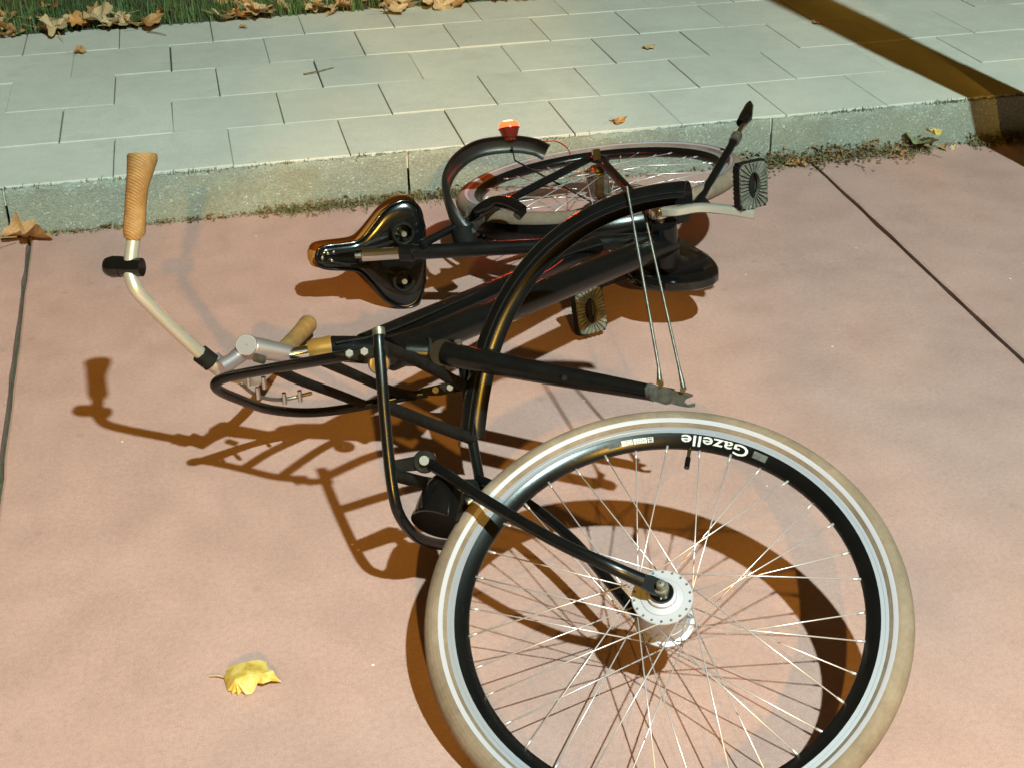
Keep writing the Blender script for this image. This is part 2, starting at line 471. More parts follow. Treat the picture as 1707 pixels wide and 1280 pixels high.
def wheel(center, normal, xref, hubkind, size=1.0):
    w = empty('wheel', parent=bike, mtx=axis_matrix(center, normal, xref) @ Matrix.Scale(size, 4))
    Rc, r = .3180, .0195
    prof = []
    for k in range(20):
        th = 2 * math.pi * k / 20
        prof.append((Rc + r * math.cos(th), r * 1.0 * math.sin(th)))
    lathe('tyre', prof, M['tyre'], w, None, 128, True)
    for s in (-1, 1):
        ring = []
        for th in (128, 138, 148):
            a = R(th) if True else 0
            ring.append((Rc + (r + .0006) * math.cos(R(th - 28)), s * (r + .0006) * math.sin(R(th - 28))))
        lathe('reflective_stripe', ring if s > 0 else ring[::-1], M['stripe'], w, None, 128)
    # rim: light brake track on both sides, black painted deep wall inside
    lathe('rim', [(.3035, -.0122), (.2985, -.0122), (.2980, -.0118), (.2975, -.0122), (.2925, -.0122), (.2925, .0122), (.2975, .0122), (.2980, .0118), (.2985, .0122), (.3035, .0122)], M['track'], w, None, 128, True, 30)
    lathe('rim_wall', [(.2926, -.0120), (.2740, -.0052), (.2728, 0), (.2740, .0052), (.2926, .0120)], M['black'], w, None, 128, False, 60)
    if hubkind == 'big':
        fl, fz, ax = .0385, .0320, .052
        prof = [(.001, .044), (.016, .044), (.020, .042), (.0205, .0370), (.029, .0360), (.0300, .0345), (.0415, .0345), (.0425, .0330), (.0420, .0305), (.0360, .0285), (.0350, .0150), (.0340, .0140), (.0340, -.0140), (.0350, -.0150), (.0360, -.0285), (.0420, -.0305), (.0425, -.0330), (.0415, -.0345), (.029, -.0360), (.020, -.042), (.001, -.044)]
        hub = lathe('hub', prof, M['hub'], w, None, 64, False, 28)
        V = []; F = []
        for s in (-1, 1):
            for k in range(18):
                th = 2 * math.pi * (k + .25) / 18
                V = []; F = []; tube_geo([(.0385 * math.cos(th), .0385 * math.sin(th), s * .0343), (.0385 * math.cos(th), .0385 * math.sin(th), s * .0362)], .0017, 8, True, V, F)
                mesh_obj('spoke_head', V, F, M['steel'], hub, auto=40)
        lathe('axle_nut', [(.001, .072), (.0055, .0715), (.0068, .070), (.0068, .061), (.0105, .061), (.0105, .051), (.001, .051)], M['steel'], hub, None, 24)
        lathe('cone_cover', [(.001, .0520), (.0140, .0515), (.0165, .0490), (.0165, .0435), (.001, .0435)], M['plastic'], hub, None, 32)
        lathe('axle_nut', [(.001, -.068), (.0055, -.066), (.0055, -.056), (.009, -.056), (.009, -.044), (.001, -.044)][::-1], M['steel'], hub, None, 24)
    else:
        fl, fz, ax = .0300, .0260, .060
        prof = [(.001, .040), (.014, .040), (.018, .036), (.020, .029), (.0330, .0275), (.0335, .0255), (.026, .024), (.0255, -.024), (.0335, -.0255), (.0330, -.0275), (.020, -.029), (.014, -.040), (.001, -.040)]
        hub = lathe('hub', prof, M['steel'], w, None, 48, False, 30)
        lathe('axle_nut', [(.001, .075), (.005, .074), (.005, .064), (.0095, .063), (.0095, .052), (.001, .052)], M['chrome'], hub, None, 6, False, 20)
    # 36 crossed spokes, each with its nipple
    sp_mesh = {}
    for k in range(36):
        side = 1 if k % 2 == 0 else -1
        th = 2 * math.pi * (k + .5) / 36
        lead = 1 if (k // 2) % 2 == 0 else -1
        key = (side, lead)
        if key not in sp_mesh:
            da = lead * R(64)
            p0 = Vector((fl * math.cos(da), fl * math.sin(da), side * (fz + .002 * lead)))
            p1 = Vector((.2745, 0, side * .003))
            V, F = tube_geo([p0, p1], .00105, 6)
            d = (p0 - p1).normalized()
            tube_geo([p1, p1 + d * .011, p1 + d * .013], [.0022, .0019, .0012], 6, True, V, F)
            me = bpy.data.meshes.new('spoke'); me.from_pydata([tuple(v) for v in V], [], F); me.materials.append(M['spoke'])
            me.polygons.foreach_set('use_smooth', [True] * len(me.polygons)); sp_mesh[key] = me
        o = bpy.data.objects.new('spoke', sp_mesh[key]); col.objects.link(o); o.parent = w
        o.rotation_euler = (0, 0, th)
    return w

FW = wheel((0.7850, -2.0100, 0.1430), (-0.2050, -0.3500, 0.9140), (0.9746, -0.2233, -0.0160), 'big', 1.012)
FW['label'] = 'front wheel torn from the fork, with silver dynamo hub and tan tyre'
RW = wheel((1.1240, -0.4870, 0.1810), (-0.0870, 0.1610, 0.9831), (0.9746, -0.2233, -0.0160), 'small')

def wall_point(ang, f, lift=.0006):
    """point on the slanted black rim wall; f = 0 at the outer edge, 1 at the inner edge"""
    r = .2926 + (.2740 - .2926) * f; z = .0120 + (.0052 - .0120) * f
    n = Vector((-.0068, 0, .0186)).normalized()
    return Vector(((r + n.x * lift) * math.cos(ang), (r + n.x * lift) * math.sin(ang), z + n.z * lift))

def rim_text(body, ang0, height, f0, m, parent, bold=0.0, name='rim_lettering', squeeze=1.0):
    cu = bpy.data.curves.new(name, 'FONT'); cu.body = body; cu.size = 1.0; cu.resolution_u = 3; cu.offset = bold
    tmp = bpy.data.objects.new(name, cu); col.objects.link(tmp)
    dg = bpy.context.evaluated_depsgraph_get(); me = bpy.data.meshes.new_from_object(tmp.evaluated_get(dg))
    bpy.data.objects.remove(tmp)
    depth = math.hypot(.0186, .0068)
    for v in me.vertices:
        x, y = v.co.x * height * squeeze, v.co.y * height
        v.co = wall_point(ang0 + x / .284, f0 + y / depth)
    me.materials.clear(); me.materials.append(m)
    o = bpy.data.objects.new(name, me); col.objects.link(o); o.parent = parent
    return o
TEXT_A = 0.9784 + .065
rim_text('Gazelle', TEXT_A, .0235, .14, M['white'], FW, .012, squeeze=1.50)
def rim_patch(a0, a1, f0, f1, m, name, lift=.0005, n=8):
    V = []; F = []
    for i in range(n + 1):
        a = a0 + (a1 - a0) * i / n
        V += [wall_point(a, f0, lift), wall_point(a, f1, lift)]
    for i in range(n): F.append((2 * i, 2 * i + 1, 2 * i + 3, 2 * i + 2))
    return mesh_obj(name, V, F, m, FW, smooth=False)
rim_patch(TEXT_A - .100, TEXT_A - .022, .2, .74, M['decal'], 'rim_label')
for k, (a, b) in enumerate(((.515, .545), (.550, .620), (.625, .685), (.695, .76))):
    rim_patch(TEXT_A + a, TEXT_A + b, .30, .72, M['white'] if k < 3 else M['decal'], 'rim_label')
    V = []; F = []
    for i in range(6):
        x = a + .006 + (b - a - .012) * i / 6
        for f in (.36, .50, .62):
            w_ = random.uniform(.001, .0042); p = len(V)
            V += [wall_point(TEXT_A + x, f, .0011), wall_point(TEXT_A + x + w_, f, .0011), wall_point(TEXT_A + x + w_, f + .07, .0011), wall_point(TEXT_A + x, f + .07, .0011)]
            F.append((p, p + 1, p + 2, p + 3))
    mesh_obj('small_print', V, F, M['dull_black'], FW, smooth=False)
# valve
va = 1.3618
tube('valve', [(.2728 * math.cos(va), .2728 * math.sin(va), 0), (.256 * math.cos(va), .256 * math.sin(va), 0)], .0032, M['chrome'], FW, 10)
tube('valve_cap', [(.256 * math.cos(va), .256 * math.sin(va), 0), (.238 * math.cos(va), .238 * math.sin(va), 0)], .0042, M['plastic'], FW, 10)

# --- frame
fr = empty('frame', parent=bike)
tube('seat_tube', [(0.6205, -0.7330, 0.1630), (1.1305, -0.9267, 0.2170)], .0160, M['black'], fr, 20)
tube('top_tube', [(0.4571, -1.3694, 0.2820), (0.7025, -1.1555, 0.2450), (1.0002, -0.8953, 0.2050)], .0200, M['black'], fr, 20)
tube('down_tube', [(0.5174, -1.3881, 0.2720), (1.1487, -0.9350, 0.2130)], .0265, M['black'], fr, 24)
tube('seat_stay', [(1.1229, -0.4806, 0.2480), (0.6561, -0.7606, 0.1900)], .0090, M['black'], fr, 14)
tube('seat_stay', [(1.1273, -0.4919, 0.1220), (0.6630, -0.7055, 0.1380)], .0090, M['black'], fr, 14)
tube('chain_stay', [(1.1217, -0.5052, 0.2450), (1.1299, -0.7590, 0.2460), (1.1425, -0.9189, 0.2420)], .0105, M['black'], fr, 14)
tube('chain_stay', [(1.1257, -0.5122, 0.1300), (1.1458, -0.9309, 0.1900)], .0105, M['black'], fr, 14)
tube('head_tube', [(0.4030, -1.3570, 0.2760), (0.4503, -1.3700, 0.2740), (0.5091, -1.3885, 0.2710), (0.5644, -1.4016, 0.2680)], [.0215, .0235, .0240, .0230], M['black'], fr, 24)
tube('bottom_bracket', [(1.1300, -0.9505, 0.2640), (1.1479, -0.9310, 0.1680)], .0260, M['black'], fr, 24)
tube('lug', [(0.4977, -1.3963, 0.2730), (0.5553, -1.3582, 0.2670)], [.030, .0275], M['black'], fr, 24)
tube('gear_cable', [(0.4102, -1.3783, 0.2960), (0.4941, -1.3611, 0.2960), (0.6443, -1.2250, 0.2720), (0.7885, -1.0826, 0.2470), (0.9374, -0.9744, 0.2320), (1.0763, -0.9323, 0.2360)], .0022, M['dull_black'], fr, 8, 6)
for q0, q1, rr_ in (((0.9497, -0.9387, 0.2115), (0.9660, -0.9255, 0.2094), .0208), ((1.1022, -0.9663, 0.2166), (1.1186, -0.9554, 0.2155), .0274), ((0.6535, -1.1972, 0.2519), (0.6640, -1.1890, 0.2504), .0207), ((0.5791, -1.3415, 0.2649), (0.5888, -1.3348, 0.2639), .0273)):
    tube('collar', [q0, q1], rr_, M['black'], fr, 24)
tube('frame_wire', [(0.8041, -1.1163, 0.2450), (0.8876, -1.0220, 0.2320), (0.9535, -0.9243, 0.2250)], .0013, M['red_wire'], fr, 8, 6)
tube('dropout', [(1.1039, -0.4864, 0.2460), (1.1298, -0.5268, 0.2460)], .0120, M['black'], fr, 10)
tube('axle_nut', [(1.1090, -0.5242, 0.2500), (1.1092, -0.5126, 0.2720)], .0100, M['chrome'], fr, 6)

# ring lock round the wheel, clamped to the stays
lk = tube('ring_lock', [(0.7780, -0.6705, 0.1900), (0.7935, -0.7179, 0.2350), (0.8258, -0.7286, 0.2550), (0.8503, -0.7605, 0.2620), (0.8719, -0.7903, 0.2550)], [.016, .015, .014, .015, .012], M['plastic'], bike, 14, 6)
prism('lock_bracket', [(0.7719, -0.6864, 0.2250), (0.7970, -0.7011, 0.2350), (0.8012, -0.7296, 0.2250), (0.7862, -0.7171, 0.2050), (0.7667, -0.6965, 0.2100)], .018, M['steel'], lk, NR)
tube('lock_arm', [(0.8734, -0.7838, 0.2550), (0.8576, -0.7955, 0.2450)], .010, M['plastic'], lk, 10)
tube('caliper', [(0.7523, -0.7218, 0.2050), (0.7589, -0.7350, 0.1650)], .026, M['dull_black'], lk, 12)

# --- saddle: nose up, underside turned to the camera
sd = empty('saddle', parent=bike)
S0 = Vector((0.4415, -0.6435, 0.1340)); S1 = Vector((0.6818, -0.6360, 0.1120))
su = (S1 - S0).normalized(); sup = Vector((-.13, 1.03, -.27)); sup = (sup - su * sup.dot(su)).normalized(); sv = sup.cross(su)
SL = (S1 - S0).length
prof_w = [(0, .004), (.015, .014), (.05, .0205), (.12, .0245), (.25, .0270), (.38, .0320), (.44, .0430), (.52, .066), (.62, .0960), (.72, .1120), (.83, .1180), (.92, .1100), (.97, .092), (1.0, .060)]
def half(x):
    n = len(prof_w)
    for k in range(n - 1):
        (a, wa), (b, wb) = prof_w[k], prof_w[k + 1]
        if x <= b + 1e-9:
            t = (x - a) / (b - a)
            m0 = 0 if k == 0 else (wb - prof_w[k - 1][1]) / (b - prof_w[k - 1][0]) * (b - a)
            m1 = 0 if k == n - 2 else (prof_w[k + 2][1] - wa) / (prof_w[k + 2][0] - a) * (b - a)
            if k == 0: m0 = (wb - wa) * 1.6
            return (2 * t ** 3 - 3 * t * t + 1) * wa + (t ** 3 - 2 * t * t + t) * m0 + (-2 * t ** 3 + 3 * t * t) * wb + (t ** 3 - t * t) * m1
    return prof_w[-1][1]
def shell(name, top, grow, m, parent, low, shift=Vector((0, 0, 0))):
    V = []; F = []; nx, ny = 48, 22
    for i in range(nx + 1):
        x = i / nx; hw = half(x) + grow
        for j in range(ny + 1):
            c = -1 + 2 * j / ny; e = math.copysign(abs(c) ** .85, c)
            h = top * math.sqrt(max(0, 1 - abs(c) ** 3.2)) * (1 - .5 * max(0, (x - .9) / .1) ** 2) * min(1, .35 + x * 9) + low + .006 * math.sin(x * math.pi)
            V.append(S0 + shift + su * (x * (SL + 2 * grow) - grow) + sv * (hw * e) + sup * h)
    for i in range(nx):
        for j in range(ny):
            a = i * (ny + 1) + j
            F.append((a, a + 1, a + ny + 2, a + ny + 1))
    return mesh_obj(name, V, F, m, parent)
shell('cover', .042, .0060, M['saddle'], sd, -.002, su * -.011 + Vector((0, 0, .0075)))
shell('base', -.010, 0, M['plastic'], sd, .002)
V, F = [], []
rim_pts = [S0 + su * (x / 80 * SL) + sv * (half(x / 80) + .001) for x in range(0, 81)]
rim_pts += [S0 + su * (x / 80 * SL) - sv * (half(x / 80) + .001) for x in range(80, -1, -1)]
tube_geo(rim_pts + [rim_pts[0]], .0034, 8, False, V, F)
mesh_obj('edge', V, F, M['plastic'], sd)
def on_saddle(x, y, h): return S0 + su * (x * SL) + sv * y - sup * h
for s in (-1, 1):
    V, F = [], []
    c0 = on_saddle(.77, s * .052, .004)
    pts = [c0 - sup * (.040 * k / 60) + (su * math.cos(k * .62) + sv * math.sin(k * .62)) * .0225 for k in range(61)]
    tube_geo(pts, .0038, 8, True, V, F)
    mesh_obj('spring', V, F, M['dull_black'], sd)
    tube('spring_bolt', [c0, c0 - sup * .046], .0060, M['steel'], sd, 12)
    tube('rail', [on_saddle(.12, s * .008, .006), on_saddle(.28, s * .016, .022), on_saddle(.55, s * .024, .024), on_saddle(.74, s * .040, .036)], .0040, M['dull_black'], sd, 10, 5)
for k, (x, y) in enumerate(((.135, .006), (.10, -.010), (.155, -.012), (.05, .0))):
    lathe('rivet', [(.001, .0042), (.003, .0036), (.0042, .001), (.0042, -.002)], M['chrome'], sd, axis_matrix(on_saddle(x, y, .010), -sup), 12)
tube('clamp', [on_saddle(.52, -.020, .028), on_saddle(.52, .022, .028)], .0150, M['dull_black'], sd, 14)
tube('bridge', [on_saddle(.40, -.02, .016), on_saddle(.40, .02, .016)], .007, M['dull_black'], sd, 10)
sp = tube('seat_post', [(0.5352, -0.7116, 0.1580), (0.5805, -0.7218, 0.1600), (0.6427, -0.7404, 0.1650)], .0135, M['chrome'], bike, 18)
tube('seat_clamp', [(0.6157, -0.7305, 0.1625), (0.6426, -0.7415, 0.1655)], .0195, M['black'], sp, 18)
tube('post_tip', [(0.5201, -0.7085, 0.1570), (0.5352, -0.7116, 0.1580)], .0060, M['steel'], sp, 12)

# --- rear mudguard: front part under the seat tube, tail bent up and torn off
GP = [(-.016, -.0280), (-.005, -.0265), (.001, -.018), (.0035, -.008), (.004, 0), (.0035, .008), (.001, .018), (-.005, .0265), (-.016, .0280),
      (-.016, .0268), (-.006, .0252), (-.0005, .017), (.0015, .008), (.002, 0), (.0015, -.008), (-.0005, -.017), (-.006, -.0252), (-.016, -.0268)]
def flip(p): return [(-r, a) for r, a in p][::-1]
RC = Vector((1.1240, -0.4870, 0.1810))
def ring_pts(c, n, u, r, a0, a1, k=40):
    n = Vector(n).normalized(); e1, e2 = frame_axes(n, u); c = Vector(c)
    return [c + (e1 * math.cos(a0 + (a1 - a0) * i / k) + e2 * math.sin(a0 + (a1 - a0) * i / k)) * r for i in range(k + 1)]
rm = sweep('mudguard', ring_pts(RC - NR * .020, (-0.0870, 0.1610, 0.9831), (0.9746, -0.2233, -0.0160), .351, R(200), R(300), 36), NR, [(max(r, -.004), a * .72) for r, a in GP], M['black'], bike)
tail_pts = spline([(0.7680, -0.7452, 0.1850), (0.7423, -0.7191, 0.2050), (0.7293, -0.6756, 0.2350), (0.7362, -0.6014, 0.2620), (0.7739, -0.5348, 0.2820), (0.8365, -0.4857, 0.2930), (0.9148, -0.4797, 0.2950), (0.9704, -0.4826, 0.2850), (0.9996, -0.4906, 0.2720)], 8)
tl = sweep('mudguard_tail', tail_pts, [NR * 1.0 + Vector((0, -.35 * max(0, i / len(tail_pts) - .3), 0)) for i in range(len(tail_pts))], [(r * .75, a * .72) for r, a in flip(GP)], M['glove'], bike)
tl['label'] = 'torn rear mudguard tail bent up off the wheel'
tube('stay', [(0.9164, -0.4907, 0.2900), (0.9195, -0.5060, 0.2620), (1.1217, -0.5111, 0.1300)], .0022, M['dull_black'], tl, 8)
tube('wire', [(0.9746, -0.4832, 0.2920), (1.0240, -0.4677, 0.2850), (1.0533, -0.4598, 0.2650), (1.0645, -0.4559, 0.2450)], .0016, M['red_wire'], tl, 8, 6)

# rear light
rl = empty('rear_light', parent=bike)
LB = Vector((0.9166, -0.4781, 0.3000)); LT = Vector((0.9163, -0.4578, 0.3390)); la = (LT - LB)
lm = axis_matrix(LB, la, (1, 0, 0)); hh = la.length
lathe('housing', [(.001, 0), (.0135, 0), (.0150, .003), (.0225, hh * .55), (.0240, hh * .62)], M['red_body'], rl, lm, 24)
lathe('lens', [(.0240, hh * .62), (.0235, hh * .80), (.0190, hh * .95), (.0110, hh * 1.02), (.001, hh * 1.04)], M['red_lit'], rl, lm, 24)
rd_ = bpy.data.lights.new('rear_glow', 'POINT'); rd_.energy = 2.6; rd_.color = (1, .07, .02); rd_.shadow_soft_size = .02
ro_ = bpy.data.objects.new('rear_glow', rd_); col.objects.link(ro_); ro_.parent = rl; ro_.location = LB + la * 1.22
tube('light_ring', [LB + la * .60, LB + la * .66], .0246, M['red_body'], rl, 24)

# --- cranks, pedals, chain case, kickstand
cr = empty('crank', parent=bike)
cpts = spline([(1.1157, -0.9332, 0.2850), (1.1478, -0.9631, 0.2920), (1.1975, -0.9668, 0.2960), (1.2486, -0.9856, 0.2940), (1.3002, -1.0126, 0.2900)], 6)
sweep('arm', cpts, NR, [(-.011, -.006), (-.008, -.0085), (.008, -.0085), (.011, -.006), (.011, .006), (.008, .0085), (-.008, .0085), (-.011, .006)], M['bar'], cr)
lathe('boss', [(.001, .011), (.010, .011), (.0175, .009), (.019, .004), (.019, -.010), (.001, -.010)], M['chrome'], cr, axis_matrix((1.1216, -0.9389, 0.2840), NR), 28)
tube('spindle', [(1.1310, -0.9381, 0.2430), (1.1227, -0.9357, 0.2800)], .0115, M['steel'], cr, 14)
tube('arm', [(1.1540, -0.9129, 0.1650), (1.1021, -0.8594, 0.1200), (1.0084, -0.8385, 0.0850)], [.012, .010, .010], M['dull_black'], cr, 12)

def pedal(center, a, b, hl, hw):
    c = Vector(center); a = Vector(a).normalized(); b = Vector(b); b = (b - a * b.dot(a)).normalized(); n = b.cross(a)
    if n.dot(Vector((0.2385, -3.5319, 1.3933)) - c) < 0: n = -n
    pd = empty('pedal', parent=bike)
    for s in (-1, 1):                      # two ribbed rubber faces with an oval opening
        V = []; F = []; N = 56
        def rr(th):
            x, y = math.cos(th), math.sin(th); k = (abs(x / hw) ** 6 + abs(y / hl) ** 6) ** (-1 / 6); return b * (x * k) + a * (y * k)
        for i in range(N):
            th = 2 * math.pi * i / N; rib = .0032 if i % 2 else 0.0
            o = rr(th); q = b * (math.cos(th) * hw * .44) + a * (math.sin(th) * hl * .58)
            V += [c + o + n * s * .006, c + o + n * s * (.0125 + rib), c + q + n * s * (.0125 + rib), c + q + n * s * .006]
        # split every rib step so the grooves have walls
        VV = []; FF = []
        for i in range(N):
            j = (i + 1) % N; h = (.0132 if i % 2 else .0095)
            oi = V[4 * i] - n * s * .006; oj = V[4 * j] - n * s * .006; qi = V[4 * i + 3] - n * s * .006; qj = V[4 * j + 3] - n * s * .006
            p = len(VV)
            VV += [oi + n * s * .002, oj + n * s * .002, qj + n * s * .002, qi + n * s * .002, oi + n * s * h, oj + n * s * h, qj + n * s * h, qi + n * s * h]
            FF += [(p + 4, p + 5, p + 6, p + 7), (p, p + 1, p + 5, p + 4), (p + 2, p + 3, p + 7, p + 6), (p + 1, p + 2, p + 6, p + 5), (p + 3, p, p + 4, p + 7)]
        mesh_obj('tread', VV, FF, M['rubber'], pd, smooth=False)
    tube('barrel', [c - a * hl * .95, c - a * hl * .4, c + a * hl * .5, c + a * hl * .92], [.0070, .0085, .0080, .0100], M['dull_black'], pd, 16)
    for s in (-1, 1):
        V = []; F = []
        box_geo(V, F, c + a * s * hl * .96, a * .0035, b * hw * .92, n * .0085)
        mesh_obj('end_plate', V, F, M['dull_black'], pd, smooth=False)
        V = []; F = []
        box_geo(V, F, c + b * s * hw * .93, b * .0035, a * hl * .9, n * .0090)
        mesh_obj('side_rail', V, F, M['dull_black'], pd, smooth=False)
    return pd
pedal((1.2962, -0.9900, 0.3450), NR + Vector((.05, 0, 0)), (.95, .30, .05), .046, .0345)
pedal((0.9854, -0.9025, 0.0620), NR + Vector((.02, .1, 0)), (.95, .30, .05), .048, .0340)

cc = []
e1, e2 = frame_axes(NR, (1, 0, 0))
CB = Vector((1.1699, -0.8811, 0.1300)); CH = Vector((1.1303, -0.5020, 0.1180))
dd = (CH - CB).normalized(); pp = NR.cross(dd)
out = []
for i in range(17):
    th = R(-105 + 210 * i / 16); rr_ = .094 + .022 * max(0, math.cos(th + .5)) ** 6; out.append(CB - dd * (rr_ * math.cos(th)) + pp * (rr_ * math.sin(th)))
for i in range(9):
    th = R(-80 + 160 * i / 8); out.append(CH + dd * (.048 * math.cos(th)) - pp * (.048 * math.sin(th)))
def chain_case():
    cen = sum(out, Vector()) / len(out); V = []; F = []; n = len(out)
    for sc, h in ((.975, -.015), (1.0, -.011), (1.0, .005), (.970, .009), (.82, .0105), (.40, .011)):
        for p in out: V.append(cen + (p - cen) * sc + NR * h)
    for k in range(5):
        for i in range(n): F.append((k * n + i, k * n + (i + 1) % n, (k + 1) * n + (i + 1) % n, (k + 1) * n + i))
    F.append(tuple(reversed(range(n)))); F.append(tuple(5 * n + i for i in range(n)))
    return mesh_obj('chain_case', V, F, M['plastic'], bike, auto=50)
chain_case()

ks = empty('kickstand', parent=bike)
tube('leg', [(1.2503, -0.8063, 0.2350), (1.2774, -0.7746, 0.2450), (1.4067, -0.6193, 0.3060)], [.0105, .0090, .0090], M['black'], ks, 14)
tube('inner_leg', [(1.4067, -0.6193, 0.3060), (1.4484, -0.5634, 0.3250)], .0058, M['chrome'], ks, 12)
tube('collar', [(1.3985, -0.6304, 0.3020), (1.4150, -0.6082, 0.3100)], .0125, M['steel'], ks, 10)
ft = [(1.4378, -0.5688, 0.3220), (1.4562, -0.5500, 0.3300), (1.4798, -0.5097, 0.3410), (1.4878, -0.4923, 0.3450)]
tube('foot', ft, [.0115, .0155, .0105, .0040], M['plastic'], ks, 14)
V = []; F = []
box_geo(V, F, (1.2482, -0.8051, 0.2320), Vector((.030, 0, 0)), Vector((0, .016, 0)), Vector((0, 0, .010)))
mesh_obj('mount', V, F, M['dull_black'], ks, smooth=False)

# --- fork, front mudguard with its two stays
fk = empty('fork', parent=bike)
tube('leg', [(0.5845, -1.4423, 0.2860), (0.6352, -1.4839, 0.2870), (0.7453, -1.5717, 0.2900), (0.8753, -1.6702, 0.2930)], [.0200, .0195, .0175, .0130], M['black'], fk, 20)
tube('leg', [(0.6106, -1.3348, 0.2220), (0.6660, -1.3790, 0.2230), (0.7737, -1.4621, 0.2260), (0.9399, -1.5795, 0.2290)], [.0190, .0185, .0165, .0125], M['black'], fk, 20)
tube('crown', [(0.5798, -1.4467, 0.2900), (0.6137, -1.3286, 0.2160)], .0225, M['black'], fk, 20)
tube('steerer_cup', [(0.5625, -1.4011, 0.2680), (0.5703, -1.4034, 0.2670), (0.5908, -1.4035, 0.2620)], [.0250, .0270, .0240], M['black'], fk, 24)
tube('crown_race', [(0.5604, -1.4009, 0.2682), (0.5655, -1.4011, 0.2676)], .0275, M['dull_black'], fk, 24)
tube('crown_bolt', [(0.6065, -1.4467, 0.3000), (0.6068, -1.4471, 0.3080)], .0070, M['steel'], fk, 6)
tube('leg_eyelet', [(0.7457, -1.6083, 0.3060), (0.7447, -1.6158, 0.3090)], .0045, M['dull_black'], fk, 10)
WAX = Vector((0.5240, 0.6670, -0.5297)); FC = Vector((0.9276, -1.6334, 0.2600))
prism('dropout', [(0.8762, -1.6547, 0.2964), (0.8926, -1.6650, 0.2996), (0.9007, -1.6722, 0.2985), (0.9046, -1.6767, 0.2967), (0.9055, -1.6831, 0.2896), (0.8978, -1.6856, 0.2788), (0.8907, -1.6821, 0.2762), (0.8730, -1.6665, 0.2783)], .007, M['stay'], fk, WAX)
prism('dropout', [(0.9369, -1.5690, 0.2362), (0.9509, -1.5800, 0.2362), (0.9617, -1.5877, 0.2372), (0.9686, -1.5941, 0.2359), (0.9671, -1.5953, 0.2330), (0.9576, -1.5919, 0.2278), (0.9543, -1.5929, 0.2233), (0.9595, -1.5993, 0.2205), (0.9695, -1.6039, 0.2245), (0.9680, -1.6067, 0.2195), (0.9589, -1.6016, 0.2169), (0.9446, -1.5908, 0.2163), (0.9335, -1.5814, 0.2173)], .007, M['stay'], fk, WAX)
tube('dropout_cap', [(0.8677, -1.6631, 0.2935), (0.8763, -1.6733, 0.2935)], .0138, M['decal'], fk, 16)
tube('fender_bolt', [(0.8933, -1.6479, 0.2980), (0.8857, -1.6670, 0.3060)], .0060, M['chrome'], fk, 10)
tube('fender_bolt', [(0.9597, -1.5723, 0.2360), (0.9525, -1.5895, 0.2440)], .0050, M['chrome'], fk, 10)

fmg = sweep('mudguard', [(0.9937, -1.4604, 0.5432), (0.9829, -1.4538, 0.5409), (0.9721, -1.4473, 0.5383), (0.9612, -1.4411, 0.5354), (0.9503, -1.4351, 0.5322), (0.9394, -1.4293, 0.5287), (0.9284, -1.4237, 0.5249), (0.9175, -1.4184, 0.5207), (0.9065, -1.4133, 0.5162), (0.8955, -1.4085, 0.5114), (0.8846, -1.4040, 0.5062), (0.8737, -1.3999, 0.5007), (0.8628, -1.3960, 0.4948), (0.8520, -1.3925, 0.4886), (0.8413, -1.3893, 0.4820), (0.8306, -1.3864, 0.4751), (0.8201, -1.3839, 0.4678), (0.8098, -1.3818, 0.4602), (0.7995, -1.3800, 0.4523), (0.7895, -1.3787, 0.4441), (0.7796, -1.3777, 0.4355), (0.7699, -1.3771, 0.4267), (0.7605, -1.3769, 0.4176), (0.7513, -1.3771, 0.4083), (0.7423, -1.3776, 0.3987), (0.7336, -1.3786, 0.3889), (0.7251, -1.3799, 0.3789), (0.7170, -1.3816, 0.3687), (0.7091, -1.3836, 0.3584), (0.7015, -1.3860, 0.3478), (0.6942, -1.3887, 0.3372), (0.6872, -1.3918, 0.3264), (0.6806, -1.3952, 0.3155), (0.6742, -1.3989, 0.3045), (0.6681, -1.4030, 0.2934), (0.6623, -1.4073, 0.2822), (0.6567, -1.4118, 0.2710), (0.6515, -1.4167, 0.2597), (0.6465, -1.4218, 0.2483), (0.6418, -1.4272, 0.2369), (0.6373, -1.4327, 0.2254), (0.6330, -1.4386, 0.2138), (0.6289, -1.4446, 0.2022), (0.6251, -1.4509, 0.1905), (0.6214, -1.4574, 0.1787), (0.6179, -1.4640, 0.1668), (0.6145, -1.4710, 0.1548), (0.6113, -1.4781, 0.1426)], WAX, [(0.02, -0.0255), (0.009, -0.025), (-0.0025, -0.0195), (-0.0085, -0.009), (-0.01, 0), (-0.0085, 0.009), (-0.0025, 0.0195), (0.009, 0.025), (0.02, 0.0255), (0.02, 0.027), (0.008, 0.0265), (-0.004, 0.021), (-0.0105, 0.01), (-0.012, 0), (-0.0105, -0.01), (-0.004, -0.021), (0.008, -0.0265), (0.02, -0.027)], M['black'], bike)
V, F = [], []
